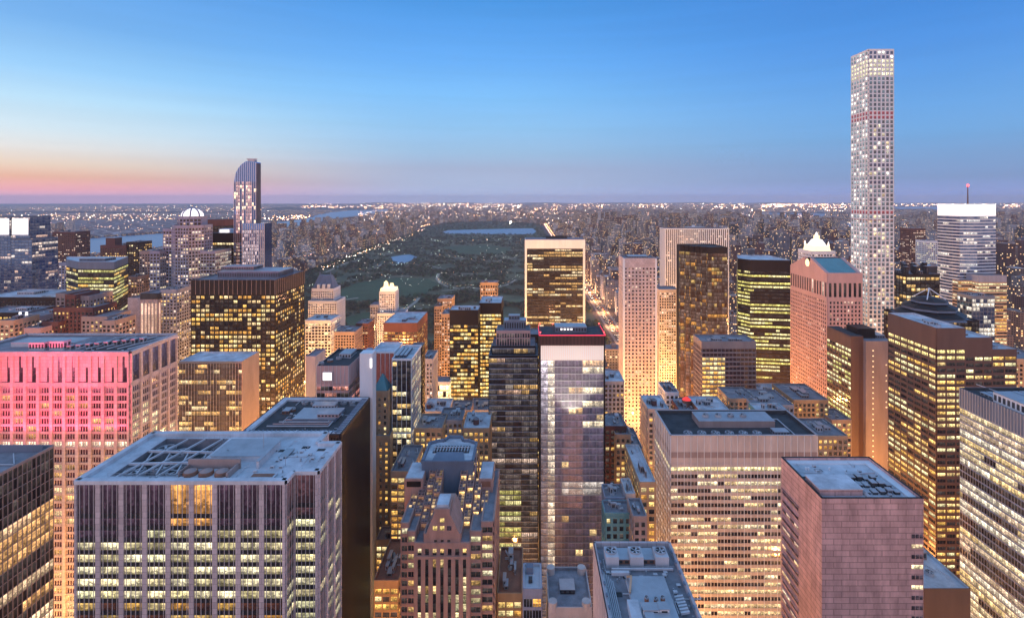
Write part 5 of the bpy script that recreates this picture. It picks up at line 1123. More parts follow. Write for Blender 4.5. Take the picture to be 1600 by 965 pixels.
# --- low and mid rise between, in the street gaps (px0,px1,top,Y,depth,material,lit,name,label)
gap = [
 (660, 700, 642, 400, 26, 'limestone', .2, 'low flat roofed building below the glowing plaza'),
 (640, 690, 668, 330, 22, 'tan', .8, 'two storey roof block with warm lit bays just behind the octagonal blue roof'),
 (686, 722, 655, 345, 20, 'greystone', .4, 'pale roof block with vents in front of the left twin gold tower'),
 (724, 764, 668, 322, 24, 'tanbrick', .5, 'cluttered tan roof beside the banded grey tower'),
 (700, 735, 640, 420, 20, 'browngrey', .3, 'small brown roof in front of the twin gold towers'),
 (735, 766, 640, 440, 26, 'limestone', .7, 'bright lit low block between the twin gold towers and the banded grey tower'),
 (944, 975, 595, 420, 26, 'greystone', .1, 'grey flat roofed block right of the curtain glass tower'),
 (945, 978, 665, 340, 20, 'redbrick', .2, 'dark red brick block with pink lit windows beside the curtain glass tower'),
 (962, 985, 678, 335, 18, 'tan', .6, 'orange lit narrow block beside the red brick one'),
 (1000, 1024, 752, 262, 40, 'tanbrick', .7, 'long old block with a pale roof and gold windows tucked left of the gridded office'),
 (980, 1004, 700, 330, 30, 'tan', .4, 'old pale roofed block in the gap left of the gridded office'),
 (946, 976, 776, 262, 12, 'greystone', .1, 'low white walled terrace roof in the gap'),
 (978, 992, 770, 262, 14, 'limestone', .5, 'small roof hut building in the gap'),
 (946, 986, 800, 250, 10, 'copper', .2, 'green roofed low building in the gap'),
 (990, 1010, 805, 240, 14, 'browngrey', .2, 'small grey block above the fan roof'),
 (1013, 1045, 638, 352, 24, 'limestone', .3, 'pale stepped roof with a dark plant room behind the gridded office'),
 (1040, 1060, 612, 400, 22, 'white', .1, 'white blocky plant tower behind the gridded office'),
 (1062, 1090, 640, 380, 24, 'redbrick', .5, 'low block topped by a red lit tank behind the gridded office'),
 (1092, 1140, 640, 372, 26, 'rust', .2, 'low building with a red roof behind the gridded office'),
 (1140, 1182, 622, 385, 24, 'tan', .2, 'tan block with a stepped screen roof behind the gridded office'),
 (1178, 1240, 632, 372, 30, 'greystone', .2, 'long cluttered silver roof behind the gridded office'),
 (1184, 1232, 642, 345, 14, 'copper', .1, 'low turquoise roofed building behind the gridded office'),
 (1240, 1294, 624, 390, 34, 'tanbrick', .5, 'yellow lit old square block left of the brown blank-walled tower'),
 (1278, 1324, 680, 330, 26, 'tan', .6, 'low terraced building with a bright lit roof storey right of the gridded office'),
 (1190, 1235, 612, 430, 20, 'limestone', .4, 'small pale block at the foot of the green glass office'),
 (1300, 1330, 655, 380, 20, 'browngrey', .5, 'brown low block at the foot of the pediment tower'),
]
for i, (a, c, py, Y, D, mt, p, lab) in enumerate(gap):
    simple('low_building', lab, a, c, py, Y, D, M[mt], p, GOLD, fh=3.7, bw=3.2, pw=1.2, sh=1.4, top=1.6, seed=300 + i, n=24, cl=4, roofm=M['roof_blue'] if i % 3 == 0 else M['roof_grey'], minpx=8)
def water_tank(x, y, z, label, s=1.0):
    t = thing('water_tank', label, 'water tank', (x, y, z))
    b = MB(); b.cyl(x, y, z + 2.2 * s, z + 5.6 * s, 1.9 * s, M['redbrick'], 14); b.build('tank_body', t)
    b = MB(); b.cyl(x, y, z + 5.61 * s, z + 7.0 * s, 2.1 * s, M['roof_grey'], 14, .2); b.build('cone_roof', t)
    for dx, dy in ((-1, -1), (1, -1), (1, 1), (-1, 1)):
        b = MB(); b.box(x + dx * 1.3 * s - .12, x + dx * 1.3 * s + .12, y + dy * 1.3 * s - .12, y + dy * 1.3 * s + .12, z, z + 2.2 * s, M['dark_metal']); b.build('leg', t)
for px_, py, Y, lab in ((1022, 634, 360, 'wooden water tank on the pale stepped roof behind the gridded office'), (1260, 622, 400, 'wooden water tank on the yellow lit old block'), (670, 639, 408, 'wooden water tank on the roof below the glowing plaza'), (744, 664, 330, 'wooden water tank beside the banded grey tower'), (1202, 640, 380, 'wooden water tank on the cluttered silver roof')):
    water_tank(X(px_, Y), Y, Z(py, Y) - 1.4, lab)
b = MB(); zt = Z(640, 380) - 1.2; b.cyl(X(1076, 385), 390, zt, zt + 5, 3.4, M['rust'], 16); b.cyl(X(1076, 385), 390, zt + 5, zt + 6.6, 3.4, emit('red_lit_panel', (1, .05, .04), .8), 16, 1.4); tag(b.build('roof_tank', None), 'round red lit tank on a roof behind the gridded office', 'tank')
# bright plaza hall
r_, pl, zz = simple('low_building', 'blazing yellow lit glass hall glowing in the gap left of the twin gold towers', 672, 702, 596, 470, 14, M['white'], 1, [(1, .72, .32)], fh=5.5, bw=3.2, pw=.25, sh=.5, seed=350, n=20, gain=3.0, cl=0)

def fittings(root, x0, x1, y0, y1, z, n, seed):
    r_ = random.Random(seed)
    for i in range(n):
        x, y = r_.uniform(x0, x1), r_.uniform(y0, y1); k = r_.random(); b = MB()
        if k < .35: b.cyl(x, y, z, z + r_.uniform(.4, 1.1), .22, M['metal'], 8); b.build('roof_vent', root)
        elif k < .6: b.box(x - .6, x + .6, y - .45, y + .45, z, z + r_.uniform(.4, .9), M['duct']); b.box(x - .45, x + .45, y - .5, y - .46, z + .1, z + .35, M['roof_dark']); b.build('air_unit', root)
        elif k < .8: b.box(x - 1.4, x + 1.4, y - .9, y + .9, z + .01 + .004 * (i % 7), z + .04 + .004 * (i % 7), M['roof_grey'] if i % 2 else M['roof_dark']); b.build('roof_patch', root)
        else:
            L = r_.uniform(3, 8); h_ = .25 + .05 * (i % 6); pipes(root, [(x, y, z + h_), (x + L * (i % 2), y + L * (1 - i % 2), z + h_), (x + L * (i % 2) + 1.5 * (1 - i % 2), y + L * (1 - i % 2) + 1.5 * (i % 2), z + h_)], .1, M['duct'])
def railing(root, pts, z):
    b = MB()
    for (xa, ya), (xb, yb) in zip(pts, pts[1:]):
        L = math.hypot(xb - xa, yb - ya); n = max(2, int(L / 2))
        b.bar((xa, ya, z + 1.1), (xb, yb, z + 1.1), .04, M['metal']); b.bar((xa, ya, z + .6), (xb, yb, z + .6), .03, M['metal'])
        for k in range(n + 1): t = k / n; b.box(xa + (xb - xa) * t - .03, xa + (xb - xa) * t + .03, ya + (yb - ya) * t - .03, ya + (yb - ya) * t + .03, z, z + 1.15, M['metal'])
    b.build('railing', root)
fittings(bB, X(400, 170), xe - 2, 168, 186, zB - 1.1, 26, 1); fittings(bB, xw + 2, xn, 163.3, 166, zB - 1.1, 10, 2)
railing(bB, [(pit[0] - .4, pit[2] - .4), (pit[1] + .2, pit[2] - .4), (pit[1] + .2, pit[3] + .4), (pit[0] - .4, pit[3] + .4)], zB - 1.1)
fittings(rK, polyK[0][0] + 4, polyK[1][0] - 5, 251, 288, zK - 1.1, 30, 3)
fittings(rG, polyG[0][0] + 2, polyG[1][0] - 5, 190, 199, zG - 1.4, 16, 4); fittings(rG, polyG[0][0] + 18, polyG[1][0] - 4, 177, 190, zG - 1.4, 10, 14)
fx0, fx1 = X(928, 168) + 1, X(1046, 168) - 1
fittings(rX2, fx0, fx0 + 5, 118, 158, Z(846, 168) - 1.6, 26, 5); fittings(rX2, fx1 - 5, fx1, 118, 158, Z(846, 168) - 1.6, 22, 6); fittings(rX2, fx0, fx1, 154, 158, Z(846, 168) - 1.6, 12, 7); fittings(rX2, fx0 + 6, fx1 - 6, 114, 128, Z(846, 168) - 1.6, 14, 8)
railing(rX2, [(fx0 + .5, 157.5), (fx1 - .5, 157.5)], Z(846, 168) - 1.6)
fittings(rC, polyC[0][0] + 30, polyC[1][0] - 3, 292, 325, zC - 1.2, 26, 9)
fittings(rJ, X(1500, 262) + 2, X(1500, 262) + 45, 190, 258, Z(605, 262) - 1.2, 26, 10)

r_, pl, zz = simple('low_building', 'low brown roofed block glowing orange at the bottom left of the white topped block', 778, 815, 925, 230, 30, M['tanbrick'], .8, GOLD, fh=3.8, bw=3.4, pw=.5, sh=1.2, seed=600, n=20, roofm=M['rust'], cl=5, faces=(0, 1))
r_, pl, zz = simple('low_building', 'low orange lit block in the gap between the black tower and stepped tower', 585, 622, 905, 250, 30, M['tanbrick'], .7, GOLD, fh=3.8, bw=3.4, pw=.6, sh=1.3, seed=601, n=20, roofm=M['rust'], cl=6, faces=(0, 1))
r_, pl, zz = simple('low_building', 'low cluttered orange roof further back in the same street gap', 588, 622, 842, 300, 12, M['tan'], .8, GOLD, fh=3.8, bw=3.4, pw=.6, sh=1.3, seed=602, n=20, roofm=M['browngrey'], cl=5, faces=(0, 1))
# ================================================================ GROUND, WATER, PARK
def kind(o, k): o['kind'] = k; return o
gm = mat('city_ground', (.055, .05, .055), .9, var=.3, scale=.01)
b = MB(); S_ = 30000
b.face([(-S_, -600, 0), (S_, -600, 0), (S_, 29700, 0), (-S_, 29700, 0)], gm); kind(b.build('ground'), 'structure')
parkm = mat('park_ground', (.10, .115, .06), .95, var=.5, scale=.012)
lawnm = mat('lawn_grass', (.05, .10, .045), .95, var=.2, scale=.02)
waterm, n_, l_, bs = princ('river_water'); bs.inputs['Base Color'].default_value = (.05, .17, .32, 1); bs.inputs['Roughness'].default_value = .32; bs.inputs['Metallic'].default_value = .0; bs.inputs['Specular IOR Level'].default_value = 1.0
nz = n_.new('ShaderNodeTexNoise'); nz.inputs['Scale'].default_value = .03; bp = n_.new('ShaderNodeBump'); bp.inputs['Strength'].default_value = .1; bp.inputs['Distance'].default_value = 1
tc = n_.new('ShaderNodeTexCoord'); l_.new(tc.outputs['Object'], nz.inputs['Vector']); l_.new(nz.outputs[0], bp.inputs['Height']); l_.new(bp.outputs[0], bs.inputs['Normal'])
def sheet(name, pts, z, m, k='structure'):
    b = MB(); b.face([(x, y, z) for x, y in pts], m); return kind(b.build(name), k)
PARKPX = [(985, 590), (962, 555), (930, 500), (912, 462), (890, 425), (868, 392), (850, 362), (842, 350), (775, 346), (700, 348), (668, 355), (640, 366), (600, 379), (560, 393), (520, 408), (480, 425), (440, 450), (400, 590)]
PARK = [G(*p) for p in PARKPX]
sheet('park_ground', PARK, .6, parkm)
sheet('meadow_lawn', [G(*p) for p in ((520, 458), (560, 442), (620, 434), (668, 436), (690, 446), (660, 462), (600, 470), (540, 470))], 1.2, lawnm)
sheet('meadow_lawn', [G(*p) for p in ((530, 500), (570, 488), (592, 492), (585, 510), (545, 515))], 1.2, lawnm)
sheet('meadow_lawn', [G(*p) for p in ((690, 386), (760, 383), (800, 388), (790, 397), (720, 398))], 1.2, lawnm)
sheet('park_lake', [G(*p) for p in ((611, 402), (628, 399), (640, 398), (652, 402), (646, 406), (634, 411), (622, 413), (614, 409))], 1.6, waterm)
sheet('reservoir_water', [G(*p) for p in ((690, 363), (700, 360), (740, 359), (800, 357.5), (832, 357), (838, 361), (834, 366), (790, 366.5), (740, 365.5), (700, 365.5))], 1.6, waterm)
sheet('river', [G(*p) for p in ((-60, 392), (70, 382), (118, 374), (261, 364), (330, 358), (426, 348), (478, 342), (502, 333), (540, 329), (649, 326), (628, 330), (599, 333), (560, 338), (524, 342), (478, 353), (426, 358), (340, 372), (265, 386), (200, 394), (124, 400), (-60, 410))], .8, waterm)
sheet('river', [G(*p) for p in ((1160, 331), (1200, 333), (1290, 334), (1330, 333), (1330, 341), (1280, 342), (1200, 342), (1170, 336))], .8, waterm)
sheet('river', [G(*p) for p in ((1395, 324), (1440, 323), (1500, 324), (1500, 333), (1440, 334), (1395, 331))], .8, waterm)
sheet('river', [G(*p) for p in ((1306, 348), (1335, 347), (1400, 349), (1470, 372), (1500, 378), (1500, 386), (1460, 380), (1400, 360), (1306, 358))], .8, waterm)
# low wooded hills beyond the river and on the far horizon
hillm = mat('wooded_hill', (.03, .035, .035), .95, var=.4, scale=.003)
def hill(pts, h, seed):
    b = MB(); r_ = random.Random(seed); n = len(pts)
    ys = []
    for i, (x, y) in enumerate(pts):
        ys.append(h * (.55 + .45 * math.sin(i * 1.1 + seed) * .5 + .3 * r_.random()) * (0.05 if i in (0, n - 1) else 1))
    for i in range(n - 1):
        (xa, ya), (xb, yb) = pts[i], pts[i + 1]
        w = 900
        P = [(xa, ya - w, -.5), (xb, yb - w, -.5), (xb, yb, ys[i + 1]), (xa, ya, ys[i])]; b.face(P, hillm)
        b.face([(xa, ya, ys[i]), (xb, yb, ys[i + 1]), (xb, yb + w, -.5), (xa, ya + w, -.5)], hillm)
    return kind(b.build('hills', smooth=True), 'structure')
hill([(X(p, 21000), 21000 + 500 * math.sin(p)) for p in range(-60, 640, 14)], 60, 3)
hill([(X(p, 12500), 12500 + 300 * math.sin(p)) for p in range(420, 600, 9)], 62, 5)
hill([(X(p, 9500), 9500 + 300 * math.sin(p)) for p in range(-40, 430, 14)], 38, 8)
hill([(X(p, 27000), 27000) for p in range(560, 1700, 22)], 90, 13)
# avenues, cross streets, pavements and kerbs
asph = mat('asphalt', (.05, .05, .052), .85, var=.2, scale=.2); pav = mat('pavement', (.22, .21, .2), .9, var=.15); paint = mat('road_paint', (.8, .8, .76), .6, var=.05)
b = MB(); AV = [(-168, 200, 800), (172, 100, 5200), (330, 100, 3000), (480, 100, 3000), (-420, 300, 800)]
for x, ya, yb in AV: b.face([(x - 9, ya, .2), (x + 9, ya, .2), (x + 9, yb, .2), (x - 9, yb, .2)], asph)
kind(b.build('avenue'), 'structure')
b = MB()
for k in range(1, 12):
    y = 72 + k * 80 + (8 if k > 3 else 0); b.face([(-700, y - 5, .204), (700, y - 5, .204), (700, y + 5, .204), (-700, y + 5, .204)], asph)
kind(b.build('street'), 'structure')
b = MB()
for x, ya, yb in AV:
    for s in (-1, 1): b.box(min(x + s * 9, x + s * 14), max(x + s * 9, x + s * 14), ya, yb, .0, .34, pav)
kind(b.build('pavement'), 'structure')
b = MB()
for x, ya, yb in AV:
    for lane in (-3, 3):
        y = ya
        while y < min(yb, 1500): b.face([(x + lane - .1, y, .208), (x + lane + .1, y, .208), (x + lane + .1, y + 3, .208), (x + lane - .1, y + 3, .208)], paint); y += 9
kind(b.build('lane_markings'), 'structure')
# lit park drives
path = mat('lit_path', (.35, .33, .26), .9, var=.1)
def ribbon(name, px, w, z, m):
    b = MB(); P = [Vector((*G(*p), 0)) for p in px]
    for i in range(len(P) - 1):
        d = (P[i + 1] - P[i]).normalized(); n = Vector((-d.y, d.x, 0)) * w / 2
        b.face([tuple(P[i] - n + Vector((0, 0, z + .01 * (i % 2)))), tuple(P[i] + n + Vector((0, 0, z + .01 * (i % 2)))), tuple(P[i + 1] + n + Vector((0, 0, z + .01 * (i % 2)))), tuple(P[i + 1] - n + Vector((0, 0, z + .01 * (i % 2))))], m)
    return kind(b.build(name), 'structure')
DR = [[(700, 449), (716, 452), (730, 449), (748, 452), (770, 447)], [(560, 425), (585, 420), (600, 412), (625, 416), (660, 414), (690, 420)], [(664, 396), (690, 402), (720, 404), (745, 410), (780, 408), (812, 402)], [(640, 378), (672, 376), (690, 380), (730, 378), (790, 376), (828, 379)], [(480, 452), (498, 446), (512, 440), (530, 441)], [(600, 485), (618, 480), (640, 486), (668, 482), (700, 486)], [(700, 430), (735, 428), (760, 432), (790, 428)], [(830, 395), (842, 410), (850, 430), (868, 450)], [(686, 428), (682, 436), (690, 445), (702, 449)], [(628, 492), (634, 484), (648, 474), (655, 466)], [(540, 440), (570, 436), (600, 433), (640, 432)], [(776, 450), (792, 446), (806, 438)], [(500, 430), (540, 412), (570, 404)], [(690, 455), (720, 453), (760, 456)], [(590, 402), (612, 396), (636, 390)], [(520, 472), (560, 466)]]
for d in DR: ribbon('park_path', d, 9, 1.9, path)

# ================================================================ THE MANY MIDDLE-DISTANCE BUILDINGS
COLS = {'tan': (.24, .17, .14), 'brown': (.13, .08, .075), 'grey': (.20, .20, .23), 'cream': (.34, .30, .28), 'red brick': (.16, .07, .06), 'white': (.42, .42, .45), 'dark': (.05, .05, .06)}
CK = list(COLS)
def inpoly(x, y, P):
    c = False; j = len(P) - 1
    for i in range(len(P)):
        if (P[i][1] > y) != (P[j][1] > y) and x < (P[j][0] - P[i][0]) * (y - P[i][1]) / (P[j][1] - P[i][1]) + P[i][0]: c = not c
        j = i
    return c
def near_hero(x0, x1, y0, y1): return any(x0 < f[1] + 2 and x1 > f[0] - 2 and y0 < f[3] + 2 and y1 > f[2] - 2 for f in FOOT)
WATER = [[G(*p) for p in ((-60, 380), (70, 382), (118, 374), (261, 364), (330, 358), (426, 348), (478, 342), (502, 333), (540, 329), (649, 326), (628, 330), (599, 333), (560, 338), (524, 342), (478, 353), (426, 358), (340, 372), (265, 386), (200, 394), (124, 400), (-60, 410))],
         [G(*p) for p in ((1160, 331), (1330, 332), (1330, 342), (1200, 342))], [G(*p) for p in ((1395, 323), (1500, 324), (1500, 334), (1395, 331))], [G(*p) for p in ((1306, 347), (1400, 349), (1500, 378), (1500, 386), (1460, 380), (1400, 360), (1306, 358))]]
def hidden(x0, x1, y, z):
    a, c = VX + FPX * x0 / y, VX + FPX * x1 / y; t = VY + FPX * (CAMH - z) / y
    if c < -5 or a > 1605 or t > 965: return True
    for h in HEROES:
        if h[3] < y - 3 and h[0] <= a and c <= h[1] and t > h[2] + 1: return True
    return False
fb = []; fr_ = random.Random(5)
BANK = [(-60, 409), (124, 398), (200, 393), (265, 385), (340, 371), (426, 357), (478, 352), (524, 341), (560, 337), (599, 333), (628, 331), (629, 100), (1160, 100), (1161, 336), (1200, 342), (1290, 342), (1306, 358), (1400, 359), (1440, 372), (1500, 385)]
AVX = [-1500, -1240, -975, -700, -420, -168, 172, 330, 480, 640, 800, 1000, 1240, 1480, 1720, 1960]
def height(x, y, r):
    if y < 760:
        base = r.triangular(14, 95, 30) if abs(x) < 700 else r.triangular(12, 110, 30)
    elif x > 150:
        base = r.triangular(16, 120, 32); 
        if x > 500 and r.random() < .22: base = r.uniform(90, 165)
        if y > 4500: base *= .62
        if y < 1300 and x < 230: base = r.uniform(45, 80)
    else:
        base = r.triangular(14, 90, 38)
        if r.random() < .08: base = r.uniform(80, 130)
        if y > 4500: base *= .75
    return base
y = 330.0
while y < 9000:
    step = 80 if y < 6000 else 110
    for half in (0, 1):
        yb0 = y + 8 + half * (step - 18) / 2; dep = (step - 20) / 2
        xlim = min(1.05 * y + 80, 9000); x = -xlim
        xr = xlim
        while x < xr:
            w = fr_.uniform(13, 34) if y < 3000 else fr_.uniform(22, 55)
            if y > 6000: w *= 1.4
            d = dep * fr_.uniform(.75, .98); h = height(x, yb0, fr_)
            x0, x1, y0, y1 = x, x + w, yb0, yb0 + d; x += w + (fr_.uniform(6, 20) if fr_.random() < .12 else .3)
            if any(abs((x0 + x1) / 2 - a) < 15 + w / 2 for a in AVX if y < 5200 and not (a < 100 and a > -690 and y > 770)): continue
            cx, cy = (x0 + x1) / 2, (y0 + y1) / 2
            if inpoly(cx, cy, PARK) or inpoly(x0, y0, PARK) or inpoly(x1, y0, PARK) or any(inpoly(cx, cy, W) for W in WATER): continue
            if -905 < cx < 172 and 790 < cy < 5000 and not inpoly(cx, cy, PARK) and cx > -560: continue
            if near_hero(x0, x1, y0, y1): continue
            # keep named buildings readable: nothing tall in front of them
            if y < 760:
                cap = 14 + fr_.random() * 20 if y < 430 else h
                lim = 1e9
                for h_ in HEROES:
                    if h_[3] > y0 and h_[0] < VX + FPX * x1 / y0 and h_[1] > VX + FPX * x0 / y0: lim = min(lim, Z(h_[2] + (965 - h_[2]) * .42 if h_[2] < 600 else h_[2] + 60, y0))
                h = min(cap, h, max(12, lim))
                if -205 < cx < 262 and y > 600 and h > 60: h *= .6
            if cx < -300 and y < 2600 and y > 760: h = min(h, Z(402, y0) if fr_.random() < .9 else h)
            beyond = cx < -1.05 * 900 and (VY + FPX * CAMH / cy) < 372 and cx < -2600
            if beyond: h = min(h, 14)
            if cx < 0 and y > 2500:  # across the river the land is low
                i = VX + FPX * cx / cy; j = VY + FPX * CAMH / cy
                if j < 392 - .33 * max(0, i - 60) * .3 and i < 560 and j < 345: h = fr_.uniform(6, 14)
            if y0 > 900:    # the rows in front of the rivers are low enough to see the water over them
                i = VX + FPX * cx / y0; bank = None
                for (pa, qa), (pb, qb) in zip(BANK, BANK[1:]):
                    if pa <= i < pb: bank = qa + (qb - qa) * (i - pa) / (pb - pa)
                if bank and VY + FPX * CAMH / y0 > bank and fr_.random() < .88: h = max(9, min(h, Z(bank + 1, y0)))
            if hidden(x0, x1, y0, h): continue
            c = fr_.choice(CK[:6]) if fr_.random() < .93 else 'dark'
            fb.append([x0, x1, y0, y1, h, c])
    y += step
def px_area(f):
    x0, x1, y0, y1, h, c = f; t = VY + FPX * (CAMH - h) / y0; bt = min(965, VY + FPX * CAMH / y0)
    hide = [hh for hh in HEROES if hh[3] < y0 - 3]
    cxp = VX + FPX * (x0 + x1) / 2 / y0
    for hh in hide:
        if hh[0] < cxp < hh[1]: bt = min(bt, hh[2])
    return (x1 - x0) / y0 * 800 * max(0, bt - t) if 0 < cxp < 1600 else 0
fb.sort(key=px_area, reverse=True)
print('filler buildings', len(fb))
def raw_building(b, r, x0, x1, y0, y1, h, c, m, detail=True):
    col = COLS[c]; g = r.uniform(.75, 1.2); col = tuple(v * g for v in col)
    w, d = x1 - x0, y1 - y0
    if detail and h > 45 and r.random() < .5:
        h1 = h * r.uniform(.6, .85); b.box(x0, x1, y0, y1, .3, h1, m, col, skip=(0,)); q = r.uniform(.1, .22)
        b.box(x0 + w * q, x1 - w * q, y0 + d * q, y1 - d * q, h1, h, m, col, skip=(0,)); return (x0 + w * q, x1 - w * q, y0 + d * q, y1 - d * q, col)
    b.box(x0, x1, y0, y1, .3, h, m, col, skip=(0,)); return (x0, x1, y0, y1, col)
EL = {'east': 'east of the park', 'west': 'between park and river', 'mid': 'in the streets before the park', 'farleft': 'among the far left blocks'}
r = random.Random(9)
def region(x, y):
    if y < 770: return 'farleft' if x < -330 else ('mid' if x < 250 else 'east')
    return 'east' if x > 0 else 'west'
for i, f in enumerate(fb[:300]):
    x0, x1, y0, y1, h, c = f; reg = region((x0 + x1) / 2, y0)
    ht = 'tall' if h > 75 else ('low' if h < 28 else 'middling'); g_ = {'east': 'buildings east of the park', 'west': 'buildings west of the park', 'mid': 'midtown low buildings', 'farleft': 'low blocks at far left'}[reg]
    nm = 'apartment_tower' if h > 60 else 'apartment_building'
    b = MB(); X0, X1_, Y0, Y1_, col = raw_building(b, r, *f[:5], c, M['far'])
    tank = r.random() < .5; wide = (x1 - x0) > 24; sb = (X0 != x0)
    lab = '%s %s %s%s block %s%s' % (ht, 'wide' if wide else 'narrow', c, ' stepped' if sb else '', 'with water tank ' if tank else '', EL[reg])
    t = thing(nm, lab, 'building', ((x0 + x1) / 2, (y0 + y1) / 2, 0), '%s, %s %s%s%s%s' % (g_, ht, c, ' wide' if wide else '', ' stepped' if sb else '', ' tank' if tank else ''))
    b.build('wall', t, 'col')
    b = MB(); rm = r.choice([M['roof_grey'], M['roof_dark'], M['roof_blue']]); b.face([(X0 + .4, Y0 + .4, h + .05), (X1_ - .4, Y0 + .4, h + .05), (X1_ - .4, Y1_ - .4, h + .05), (X0 + .4, Y1_ - .4, h + .05)], rm)
    for e, o, u, n, L in poly_edges(rect(X0, X1_, Y0, Y1_)): b.fbox(o, u, n, .3, L - .3, -.35, .1, h - .4, h + .9, M['limestone'] if c in ('tan', 'cream', 'white') else M['browngrey'])
    b.build('roof', t)
    cx, cy = r.uniform(X0 + 4, X1_ - 4), r.uniform(Y0 + 4, Y1_ - 4); b = MB(); b.box(cx - 2.8, cx + 2.8, cy - 2.5, cy + 2.5, h, h + r.uniform(3, 5), M['browngrey']); b.build('stair_bulkhead', t)
    if tank:
        cx2 = X0 + 3.2 if cx > (X0 + X1_) / 2 else X1_ - 3.2; cy2 = Y0 + 3.2 if cy > (Y0 + Y1_) / 2 else Y1_ - 3.2
        b = MB(); b.cyl(cx2, cy2, h + 3, h + 6.4, 1.9, M['redbrick'], 10); b.cyl(cx2, cy2, h + 6.4, h + 7.8, 2, M['roof_grey'], 10, .2)
        for dx, dy in ((-1, -1), (1, -1), (1, 1), (-1, 1)): b.box(cx2 + dx * 1.2 - .12, cx2 + dx * 1.2 + .12, cy2 + dy * 1.2 - .12, cy2 + dy * 1.2 + .12, h, h + 3, M['dark_metal'])
        b.build('water_tank', t)
b = MB()
for f in fb[300:]:
    X0, X1_, Y0, Y1_, col = raw_building(b, r, *f[:5], f[5], M['far'])
    if f[2] < 3000:
        h = f[4]; cx, cy = r.uniform(X0 + 4, X1_ - 4), r.uniform(Y0 + 4, Y1_ - 4); b.box(cx - 2.5, cx + 2.5, cy - 2.5, cy + 2.5, h, h + r.uniform(2.5, 6), M['far'], col)
kind(b.build('apartment_buildings', None, 'col'), 'stuff')
# beyond: coarse low city to the horizon
b = MB(); n = 0
for k in range(15000):
    Y = 260 * 800 / (r.uniform(318.5, 334) - 311) if k % 3 else r.uniform(8500, 14000)
    if Y < 8500 or Y > 29000: continue
    px = r.uniform(-10, 1610); x = X(px, Y)
    if any(inpoly(x, Y, W) for W in WATER): continue
    w = r.uniform(20, 70) * (1 + Y / 20000); h = r.triangular(6, 45, 12) if px > 560 else r.uniform(5, 16)
    if px > 560 and r.random() < .04: h = r.uniform(50, 95)
    col = COLS[r.choice(CK)]; b.box(x, x + w, Y, Y + w * .8, .3, h, M['farther'], col, skip=(0, 4))
kind(b.build('distant_buildings', None, 'col'), 'stuff')

# far street and building lights: thousands of tiny lamps
fl = [emit('amber_lamp_glow', (1, .5, .2), 22), emit('white_lamp_glow', (1, .85, .65), 26), emit('pink_lamp_glow', (1, .55, .4), 20), emit('green_white_lamp_glow', (.85, 1, .75), 20)]
b = MB()
def lampbox(px, py, s=1.0, h=9, m=None):
    x, y = G(px, py); q = y / 800 * .30 * s
    if any(inpoly(x, y, W) for W in WATER): return
    m = m or r.choice([fl[0], fl[0], fl[1], fl[2]])
    b.box(x - q, x + q, y - q, y + q, h, h + 2 * q, m, skip=(0, 4))
for k in range(9000):
    px = r.uniform(560, 1600); py = 318 + abs(r.gauss(0, 1)) * 26
    if py > 400 or inpoly(*G(px, py), PARK) or mnoise.noise(Vector((px / 45, py / 9, 0))) < r.uniform(-.5, .35): continue
    lampbox(px, py, r.uniform(.3, 1.0) * (1.2 if py < 335 else .75), 20 if py < 335 else r.uniform(45, 75))
for (a, c, y0, y1, n, s) in ((1080, 1200, 327, 338, 260, 1.5), (1190, 1330, 319, 327, 300, 1.3), (1395, 1495, 330, 338, 200, 1.3), (1560, 1600, 322, 335, 120, 1.2), (680, 760, 333, 345, 90, 1.2), (60, 300, 336, 346, 90, .8), (40, 420, 322, 362, 560, .65), (130, 262, 355, 366, 90, .7), (420, 500, 338, 347, 90, 1.3), (470, 600, 322, 328, 130, .9), (480, 530, 318, 326, 30, 1.2), (0, 60, 330, 360, 50, .9), (1395, 1600, 318, 322, 120, 1)):
    for k in range(n): lampbox(r.uniform(a, c), r.uniform(y0, y1), s * r.uniform(.5, 1.1), 12)
for k in range(60): lampbox(797 + (k / 60) * 14 + r.uniform(-1.4, 1.4), 350 - k * .48, 1.5, 6, fl[1])       # long avenue north of the park
for k in range(200): lampbox(r.uniform(560, 850), r.uniform(372, 450), r.uniform(.22, .42), 5, fl[3] if k % 3 else fl[1]) if inpoly(*G(700, 400), PARK) else None
for d in DR:
    for (ax, ay), (bx, by) in zip(d, d[1:]):
        for q_ in range(4):
            t = (q_ + r.random()) / 4
            if r.random() < .6: lampbox(ax + (bx - ax) * t + r.uniform(-1, 1), ay + (by - ay) * t - .6, r.uniform(.25, .42), 8, fl[3] if r.random() < .5 else fl[0])
for k in range(120): t = r.random(); lampbox(500 + 168 * t + r.gauss(0, 4), 423 - 66 * t + r.gauss(0, 1.2), r.uniform(.2, .85), 6, r.choice(fl[:3]))   # avenue west of the park
for ax in (172, 330, 480, 640, 800, 1000, 1240, 1480, 1960, 2500, -975, -1240, -1500):      # lamp rows down the avenues
    Y = 1300.0
    while Y < 14000:
        for sg in (-9, 9):
            q_ = Y / 800 * .26
            if not any(inpoly(ax, Y, W_) for W_ in WATER) and not inpoly(ax, Y, PARK) and (ax > 0 or Y < 6500): b.box(ax + sg - q_, ax + sg + q_, Y - q_, Y + q_, 9, 9 + 2 * q_, fl[0] if sg > 0 else fl[2], skip=(0, 4))
        Y *= 1.028
kind(b.build('city_lights'), 'stuff')
